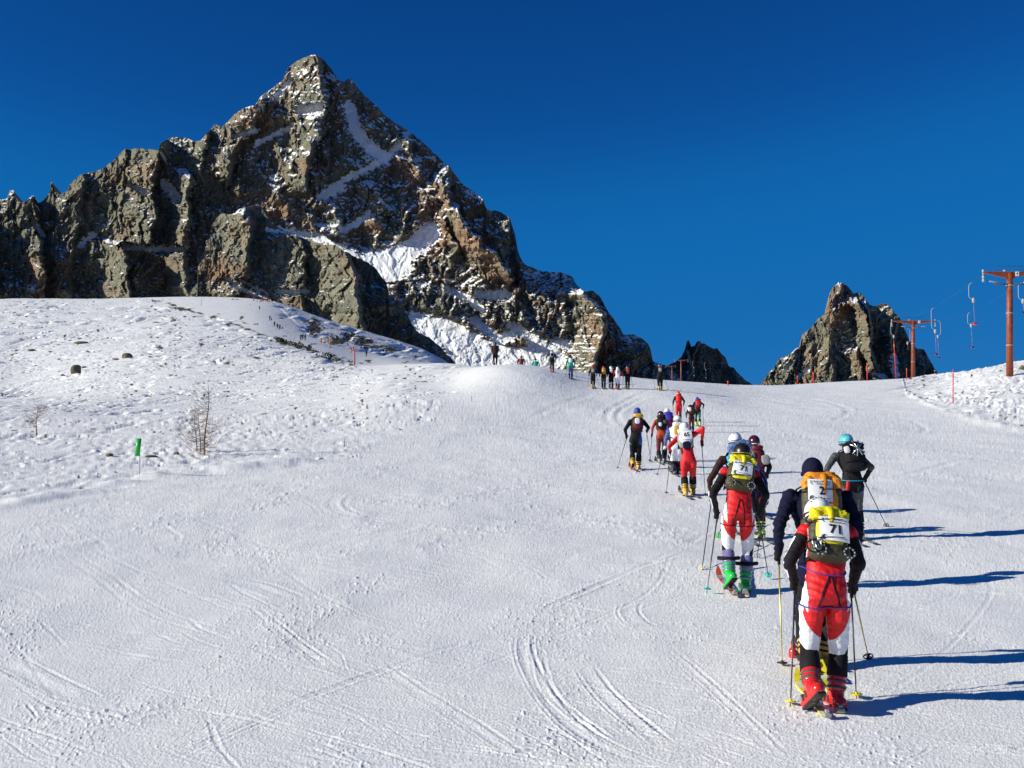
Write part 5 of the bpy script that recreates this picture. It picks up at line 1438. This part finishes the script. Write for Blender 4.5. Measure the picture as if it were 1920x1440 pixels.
fa = far_proto(('black', 'black', 'black', 'brown')); fb = far_proto(('red', 'maroon', 'red', 'red')); fc = far_proto(('grey', 'white', 'white', 'lgrey')); fd = far_proto(('orange', 'rust', 'orange', 'amber'))
FARP = [(fa, 486.5, 582, "tiny dark skier alone just below the summit of the far slope", 1), (fa, 506, 603, "upper of two tiny dark skiers close together on the far piste", 1.1), (fc, 508, 607, "lower of two tiny skiers close together on the far piste", 1.1),
 (fa, 514.5, 614, "topmost tiny skier in the row of four on the far piste", 1.0), (fa, 520, 618, "second tiny skier from the top in the row of four", 1.0), (fa, 524.5, 620, "third tiny skier in the row of four", 1.0), (fc, 528.5, 623.5, "lowest and palest tiny skier in the row of four", 1.0),
 (fa, 564, 640, "left of three tiny dark skiers side by side", 1.0), (fa, 567.5, 639, "middle of three tiny dark skiers side by side", 1.0), (fa, 572, 640, "right of three tiny dark skiers side by side", 1.0),
 (fd, 602, 645, "tiny orange figure beside the berm of the far piste", 1.0), (fd, 614, 646, "left figure of the tiny orange pair by the berm", .9), (fd, 619, 647.5, "right figure of the tiny orange pair by the berm", .9),
 (fb, 657.5, 663, "tiny figure in red beside the red marker pole on the knoll", .8), (fa, 663, 660, "tiny dark figure directly behind the red marker pole", .8), (fa, 687, 670, "tiny dark skier right of the red marker pole", .9),
 (fb, 475.5, 566, "small figure in red left of the summit crowd", 1.15), (fb, 494, 566.5, "leftmost red figure of the summit crowd", 1.2), (fb, 499, 567, "second red figure of the summit crowd", 1.15), (fa, 502, 567.5, "dark figure inside the red summit crowd", 1.2), (fb, 504.5, 568, "fourth figure of the summit crowd, in red", 1.1), (fb, 482, 566.5, "crouching red figure between the two summit groups", .6)]
for i, (s_, x, y, lb, hs_) in enumerate(FARP):
    far_copy(s_, x, y, lb, Hs=hs_)
for s_ in (fa, fb, fc, fd):
    for ch in [c for c in bpy.data.objects if c.parent == s_]: bpy.data.objects.remove(ch)
    bpy.data.objects.remove(s_)
# ------------------------------------------------------------------ ski lift
t = NT("painted_rusty_steel"); b = t.b
co = t.n("ShaderNodeTexCoord").outputs["Object"]
n1 = t.n("ShaderNodeTexNoise", i_Vector=co, i_Scale=3.0, i_Detail=6.0).outputs[0]
t.l(t.ramp(n1, [(0.35, (0.16, 0.035, 0.012)), (0.6, (0.27, 0.055, 0.016)), (0.75, (0.20, 0.06, 0.03))]), b.inputs["Base Color"]); b.inputs["Roughness"].default_value = .55
RUST = t.m

def tower(px, ytop, Z, ybase, xl, xr, label, num, k=1.0, det=True):
    s = F / Z
    top = V(P(px, ytop, Z)); foot = V(P(px, ybase, Z)); gzz = gz(foot.x, foot.y)
    foot.z = min(gzz, foot.z) - .3
    root = empty("lift_tower", foot, label, "lift tower", "drag lift towers")
    O = lambda x, y, dy=0.0: V(P(x, y, Z + dy)) - foot
    H = (top - foot).z; pts = [V((0, 0, 0)), V(((top - foot).x, (top - foot).y, H))]
    mb = MB(); mb.tube([pts[0], pts[0].lerp(pts[1], .5), pts[1]], [.27 * k, .25 * k, .225 * k], 20); mb.build("mast", RUST, root)
    if det:
        for f in (.88, .62, .32):
            c = pts[0].lerp(pts[1], f); mb = MB(); mb.tube([c - V((0, 0, .04)), c + V((0, 0, .04))], .275 * k, 20); mb.build("flange", C['lgrey'], root)
    L = O(xl, ytop); Rr = O(xr, ytop); c = pts[1]
    mb = MB(); th = .26 * k; vs = []; prof = [(0, 0, .12), (.12, 0, .20), (.40, 0, .48), (.46, 0, .60), (.54, 0, .60), (.60, 0, .48), (.88, 0, .20), (1, 0, .12)]
    for f, _, dp in prof:
        q = L.lerp(Rr, f)
        for dy, dz in ((-th / 2, .06), (th / 2, .06), (th / 2, .06 - dp * k), (-th / 2, .06 - dp * k)): vs.append(q + V((0, dy, dz)))
    fs = []
    for i in range(len(prof) - 1):
        for j in range(4): fs.append((i * 4 + j, (i + 1) * 4 + j, (i + 1) * 4 + (j + 1) % 4, i * 4 + (j + 1) % 4))
    fs += [(0, 1, 2, 3), tuple(len(prof) * 4 - 1 - j for j in range(4))]
    mb.add(vs, fs)
    mb.build("crossarm", RUST, root, smooth=False)
    if det:
        a = L.lerp(Rr, .24) + V((0, 0, .05)); e = L.lerp(Rr, .76) + V((0, 0, .05)); h = V((0, 0, .46 * k))
        mb = MB(); mb.tube([a, a + h, e + h, e], .022, 6); mb.build("railing", C['alum'], root)
        mb = MB(); q = L.lerp(Rr, .40) + V((0, -.05, .12)); crumple(mb, q, .28, .2, .2, Matrix.Identity(3), 0, 3, .1, 12); mb.build("lamp", C['lgrey'], root)
        # number plate
        q = L.lerp(Rr, .63) + V((0, -th / 2 - .02, -.13))
        mb = MB(); mb.box(q, .30, .02, .36, None, 0, bev=.008); pl = mb.build("number_plate", C['whitep'], root, smooth=False)
        tv, tf = text_mesh(num, .30, .006); mb = MB(); mb.add([q + V((p[0], -.013, p[1])) for p in tv], tf); mb.build("number", C['ink'], pl, smooth=False)
        # lower arm with switch gear
        z = -.95 * k; cc = c + V((0, 0, z))
        mb = MB(); mb.tube([cc + V((-1.25 * k, -.1, 0)), cc + V((-.2, -.1, 0))], .05, 8); mb.build("bracket", C['grey'], root)
        mb = MB(); mb.tube([cc + V((.2, -.1, 0)), cc + V((1.25 * k, -.1, 0))], .05, 8); mb.build("bracket", C['grey'], root)
        for q in (-1, 1):
            mb = MB(); mb.box(cc + V((q * 1.35 * k, -.1, .18)), .62, .16, .10, Matrix.Rotation(-q * .15, 3, 'Y'), 0, bev=.02); mb.box(cc + V((q * 1.15 * k, -.1, .06)), .10, .12, .24, None, 1, bev=.02)
            mb.build("guide_roller", [C['lgrey'], C['grey']], root)
    for q, e in ((-1, L), (1, Rr)):
        mb = MB(); c0 = e + V((q * .08, 0, -.10)); 
        for zz, r in ((.22, .13), (-.28, .15), (-.52, .15)):
            mb.tube([c0 + V((-.05, 0, zz)), c0 + V((.05, 0, zz))], r * k, 14)
        mb.box(c0 + V((0, 0, -.15)), .09, .12, .95 * k, None, 0, bev=.02)
        mb.build("sheave", C['lgrey'], root)
    return foot + L, foot + Rr

T1L, T1R = tower(1893, 511, 85, 697, 1845, 1941, "large rust brown lift tower standing on the snow bank at the right edge", "4")
T2L, T2R = tower(1712, 602, 145, 709, 1673, 1752, "rust brown lift tower in front of the smaller rock peak", "1")
T3L, T3R = tower(1277, 675, 364, 716, 1266, 1289.5, "tiny rust brown lift tower right of the lone skier, nearer of the two", "", k=1.0, det=False)
T4L, T4R = tower(1260, 686, 500, 714, 1248.5, 1266, "tiny farthest lift tower just behind the lone skier", "", k=1.0, det=False)

def sag(a, b, t, s): return a.lerp(b, t) - V((0, 0, s * 4 * t * (1 - t)))
CAB = [(T1L, T2L, .9, "dark cable from the left arm of the large tower to the next tower"), (T1R, T2R, .9, "dark cable from the right arm of the large tower to the next tower"),
       (T2L, T3L, 3.0, "long cable running to the tiny tower, left strand"), (T2R, T3R, 3.0, "long cable running to the tiny tower, right strand")]
for a, b_, s_, lb in CAB:
    o = V((a.x, a.y, a.z)); mb = MB(); mb.tube([sag(a, b_, i / 24, s_) - o for i in range(25)], .006 if a is T1L or a is T1R else .007, 5)
    ob = mb.build("lift_cable", C['alum']); ob.location = o; tag(ob, lb, "cable", "lift cables")

def hanger(cab, px, label, L=1.4, cord=1.9, disc='redp', flip=1, low=0.0):
    a, b_, s_, _ = cab; best = None
    for i in range(401):
        t = i / 400 * 1.0; p = sag(a, b_, t, s_); x = float(proj(p.x, p.y, p.z)[0])
        if best is None or abs(x - px) < best[0]: best = (abs(x - px), p)
    p = best[1]
    root = empty("tow_bar", p, label, "tow bar", "drag lift hangers on the cable")
    f = flip
    mb = MB(); mb.tube([V((.12 * f, 0, 0)), V((0, 0, -.02)), V((-.14 * f, 0, -.12)), V((-.22 * f, 0, -.35)), V((-.22 * f, 0, -.8 * L)), V((-.18 * f, 0, -.93 * L)), V((-.02 * f, 0, -1.0 * L)), V((.12 * f, 0, -1.02 * L))], .032, 8); mb.build("hanger_pipe", C['lgrey'], root)
    bx = V((.16 * f, 0, -1.10 * L - low)); mb = MB(); mb.tube([bx + V((0, 0, .20)), bx + V((0, 0, .14)), bx + V((0, 0, -.16)), bx + V((0, 0, -.24))], [.07, .14, .12, .06], 12); mb.build("spring_box", C['lgrey'], root)
    e = bx + V((.06, 0, -cord)); mb = MB(); mb.tube([bx - V((0, 0, .2)), bx.lerp(e, .5), e], .022, 6); mb.build("tow_cord", C['violetp'], root)
    mb = MB(); mb.ellip(e, .20, .20, .10, Matrix.Rotation(.5, 3, 'X'), 0, 16); mb.build("seat_disc", C[disc], root)
    return root
hanger(CAB[0], 1821, "tow bar with bright red disc hanging left of the large tower", 1.35, 2.0)
hanger(CAB[1], 1818, "lower tow bar with dark red disc hanging beneath the bright red one", 1.3, 2.4, 'maroonp')
hanger(CAB[0], 1750, "tow bar above the right arm of the tower by the smaller peak", 2.2, 2.4, 'maroonp')
hanger(CAB[1], 1760, "tow bar hanging low just right of the tower by the smaller peak", 1.9, 2.8, 'maroonp', -1)
hanger(CAB[1], 1914, "tow bar beside the mast of the large tower at the right edge", 1.4, 1.0, 'blackp')
hanger(CAB[2], 1685, "tow bar left of the mast in front of the smaller peak", 1.9, 2.4)
hanger(CAB[3], 1704, "tow bar pipe curving close to the mast in front of the smaller peak", 1.9, .8, 'blackp', -1)
for i, (x, nm) in enumerate(((1300, "right"), (1322, "far right"))):
    hanger(CAB[3], x, f"tiny tow bar {nm} of the tiny lift towers before the dark crag", 2.0, 2.6, 'lgrey')

# ------------------------------------------------------------------ marker poles
def marker(px, y0, y1, label, col='red_stake', w=.035, lean=0, zmin=20, group="red piste marker poles", Z=None):
    g, Zz = ground_at(px, y1, zmin=zmin)
    if Z: Zz = Z; g = P(px, y1, Z)
    g = V(g); g.z = min(g.z, gz(g.x, g.y)) - .05 if not Z else g.z - .3
    tp = V(P(px + lean, y0, Zz)) - g
    root = empty("marker_pole", g, label, "marker pole", group)
    mb = MB(); mb.tube([V((0, 0, 0)), tp * .3, tp * .95, tp], [w, w, w, w * .6], 8); mb.build("stake", C[col], root)
    mb = MB(); mb.tube([tp * .84, tp * .92], w * 1.12, 8); mb.build("reflector", C['orange'] if col == 'red_stake' else C['whitep'], root)
C['red_stake'] = mat("red_painted_wood", (0.55, 0.02, 0.015), .5)
marker(1787, 692, 757, "tall red marker pole on the rough bank right of the lift towers")
marker(1680, 640, 711, "leaning red marker pole left of the lift tower by the smaller peak", lean=-4, w=.05)
marker(1626, 679, 714, "red marker pole on the skyline before the middle of the smaller peak", w=.06)
marker(1525, 698, 717, "short red marker pole on the skyline before the left foot of the smaller peak", w=.06)
marker(1495, 704, 719, "shortest red marker stub at the left foot of the smaller peak", w=.05)
marker(1700, 690, 711, "red marker pole right beside the lift tower before the smaller peak", w=.05)
marker(1365, 714, 723, "tiny red marker stub on the skyline in the gap before the peaks", w=.06)
marker(665, 649, 685, "red marker pole standing on the left knoll", w=.09, zmin=100)
marker(657.5, 654, 683, "thin pale marker pole just left of the red one on the knoll", col='lgrey', w=.04, zmin=100)
marker(378, 558, 573, "faint thin marker pole on the top of the left hill", col='lgrey', w=.10, zmin=200)
marker(551, 628, 641, "faint thin marker pole beside the far piste", col='lgrey', w=.08, zmin=150)
marker(581, 620, 632, "faint marker pole right of the far piste near the berm", col='lgrey', w=.07, zmin=150)
marker(645.5, 823, 840, "thin dark stick poking from the snow in the middle of the slope", col='hair', w=.012, group="dark sticks in the snow")
marker(884, 741, 753, "tiny dark stick on the middle slope edge", col='hair', w=.012, group="dark sticks in the snow")

g, Z = ground_at(261.5, 893); g = V(g); root = empty("piste_marker", g, "green piste marker board on a thin pole left of the bare larch", "piste marker")
tp = V(P(262.5, 822, Z)) - g
mb = MB(); mb.tube([V((0, 0, -.1)), tp], .010, 8); mb.build("stake", C['lgrey'], root)
mb = MB(); lo = V(P(259.5, 855, Z)) - g; vs = []
n = 8
for i in range(n + 1):
    a = -1.2 + 2.4 * i / n
    for p_, q in ((tp, 0), (lo, 1)):
        for r_ in (0, .004): vs.append(p_ + V((.068 * math.sin(a) - .015, -.02 - .045 * math.cos(a) + r_, 0)))
fs = []
for i in range(n):
    o = i * 4; fs += [(o, o + 4, o + 6, o + 2), (o + 1, o + 3, o + 7, o + 5), (o, o + 1, o + 5, o + 4), (o + 2, o + 6, o + 7, o + 3)]
mb.add(vs, fs); mb.build("board", mat("green_marker_board", (0.01, 0.42, 0.05), .4), root)

# ------------------------------------------------------------------ bare larches
LB = mat("larch_bark", (0.24, 0.15, 0.09), .85, bump=.5, scale=40, var=.3)
def larch(px, py, hpx, label, seed, trunks=((0, 0, 1.0),), spread=.44, fork=True, rt=.030, low=.03):
    g, Z = ground_at(px, py); s = F / Z; g = V(g); g.z = gz(g.x, g.y) - .05
    rnd = random.Random(seed); root = empty("larch", g, label, "bare tree", "bare young larches")
    for tx, ty, ks in trunks:
        H = hpx / s * ks; o = V((tx, ty, 0)); ph = rnd.uniform(0, 6)
        def tp(f): return o + V((.03 * H * math.sin(f * 5 + ph), .02 * H * math.sin(f * 4), H * f))
        mb = MB(); N = 14; mb.tube([tp(i / N) for i in range(N + 1)], [rt * ks * (1.25 - 1.05 * i / N) for i in range(N + 1)], 8); mb.build("trunk", LB, root)
        mb = MB(); nb = int(26 * ks) + 8
        for i in range(nb):
            f = low + (.90 - low) * ((i + rnd.random()) / nb); a = rnd.uniform(0, 2 * math.pi)
            if rnd.random() < .45: a = rnd.choice((0, math.pi)) + rnd.gauss(0, .5)
            L = spread * H * (1.05 - .75 * f) * rnd.uniform(.6, 1.1) * (1.1 if f > .15 else .8); d = V((math.cos(a), math.sin(a), 0)); b0 = tp(f); pts = []
            for j in range(9):
                q = j / 8; pts.append(b0 + d * L * q + V((rnd.gauss(0, .006), rnd.gauss(0, .006), L * (-.16 * math.sin(q * math.pi * .8) + .62 * q ** 2.6))))
            r0 = rt * .22 * (1.15 - .5 * f); mb.tube(pts, [r0 * (1 - .8 * j / 8) + .0016 for j in range(9)], 5)
            for j in range(1, 9):
                for sg in (-1, 1):
                    if rnd.random() < .42:
                        sd = V((-d.y, d.x, 0)) * sg; l = L * rnd.uniform(.12, .34); e = pts[j] + (d * .6 + sd * rnd.uniform(.2, .9)).normalized() * l + V((0, 0, l * rnd.uniform(.1, .9)))
                        mb.tube([pts[j], pts[j].lerp(e, .5) - V((0, 0, l * .10)), e], [.0030, .0024, .0015], 4)
                if rnd.random() < .5: mb.box(pts[j], .012, .012, .012, None, 0)
        mb.build("branches", LB, root)
        if fork:
            mb = MB(); t0 = tp(.93)
            for q in (-1, 1): mb.tube([t0 - V((0, 0, .06 * H)), t0 + V((q * .03 * H, 0, 0)), t0 + V((q * .10 * H, 0, .05 * H)), t0 + V((q * .13 * H, 0, .13 * H))], [.009, .007, .005, .002], 5)
            mb.build("forked_top", LB, root)
    return root
larch(386, 853, 135, "tallest bare larch sapling in the middle of the left slope", 5, low=.04)
larch(369, 848, 92, "low twin-stemmed larch just left of the tallest larch", 8, trunks=((-.05, 0, 1.0), (.06, .05, .92)), spread=.42, fork=False, rt=.016)
larch(68.5, 815, 60, "small lone larch sapling near the left edge", 12, spread=.62, rt=.024, low=.35)

# ------------------------------------------------------------------ stones and low growth
ST = mat("lichened_stone", (0.10, 0.09, 0.055), .9, bump=.8, scale=8, var=.4)
def stone(px, py, w, h, label, seed, zmin=20):
    g, Z = ground_at(px, py, zmin=zmin); s = F / Z; g = V(g); g.z = gz(g.x, g.y)
    rnd = random.Random(seed); bm = bmesh.new(); bmesh.ops.create_icosphere(bm, subdivisions=3, radius=1)
    pl = [V((rnd.gauss(0, 1), rnd.gauss(0, 1), rnd.gauss(0, 1))).normalized() for _ in range(12)]; pd = [rnd.uniform(.62, .95) for _ in pl]
    for v in bm.verts:
        m = min([d_ / max(1e-3, v.co.normalized().dot(n_)) if v.co.dot(n_) > 0 else 9 for n_, d_ in zip(pl, pd)]); v.co = v.co.normalized() * min(1.0, m)
        v.co = V((v.co.x * w / s / 1.7, v.co.y * w / s / 2, v.co.z * h / s * .8 + h / s * .25))
    me = bpy.data.meshes.new("stone"); bm.to_mesh(me); bm.free()
    o = link("stone", me, ST, smooth=False); o.location = g; tag(o, label, "stone", "stones on the snow")
stone(143, 703, 20, 17, "largest dark stone on the upper left snowfield", 3)
stone(238, 671, 18, 9, "flat dark stone upper right of the largest stone", 4)
stone(205, 856, 13, 6, "small brown stone left of the green marker board", 5)
stone(285, 857, 22, 4, "long flat brown stone just right of the green marker board", 6)
stone(118, 709, 8, 4, "small dark stone just lower left of the largest stone", 7)
stone(158, 690, 9, 4, "small dark stone just upper right of the largest stone", 8)
stone(330, 853, 12, 5, "small stone at the foot of the twin-stemmed larch", 9)
stone(1917, 693, 12, 8, "dark stone on the bank at the right edge below the large tower", 10)
stone(153, 646, 24, 4, "thin flat dark stone high on the left hill", 11, 60)
stone(60, 660, 14, 4, "flat dark stone near the left edge of the hill", 12, 60)

rnd = random.Random(77); mb = MB()
for cx, cy, rx, ry, n in ((592, 609, 14, 16, 60), (634, 637, 22, 7, 60), (655, 628, 14, 6, 30), (682, 638, 22, 7, 50), (735, 655, 18, 5, 40), (528, 639, 16, 4, 30), (560, 650, 26, 6, 50), (610, 668, 34, 7, 60)):
    for i in range(n):
        x = cx + rnd.gauss(0, .45) * rx; y = cy + rnd.gauss(0, .45) * ry + (x - cx) * .25
        g, Z = ground_at(x, y, zmin=150); g = V(g); r = rnd.uniform(.25, .8)
        for k in range(7):
            d = V((rnd.gauss(0, 1), rnd.gauss(0, 1), abs(rnd.gauss(0, .6)))).normalized() * r
            u = d.orthogonal().normalized() * r * .22
            mb.add([g + u, g - u, g + d - u * .6, g + d + u * .6], [(0, 1, 2, 3)], rnd.choice((0, 0, 1)))
ob = mb.build("low_shrubs", [mat("alpine_shrub", (0.055, 0.055, 0.022), .9), mat("dry_grass", (0.15, 0.11, 0.05), .9)], smooth=False)
tag(ob, "low brown and green alpine shrubs along the edges of the far piste", kind="stuff")

# red flask by the front racer's left pole
g, Z = ground_at(1488, 1238); g = V(g); g.z = gz(g.x, g.y)
root = empty("flask", g + V((0, 0, -.01)), "red plastic flask standing on the snow beside the front skier's left pole", "flask")
mb = MB(); mb.tube([V((0, 0, 0)), V((0, 0, .015)), V((0, 0, .075)), V((0, 0, .095)), V((0, 0, .105))], [.040, .046, .046, .032, .018], 18); mb.build("bottle_body", C['redp'], root)
mb = MB(); mb.tube([V((0, 0, .104)), V((0, 0, .112)), V((0, 0, .138)), V((0, 0, .145))], [.020, .024, .024, .016], 14); mb.build("bottle_cap", C['redp'], root)
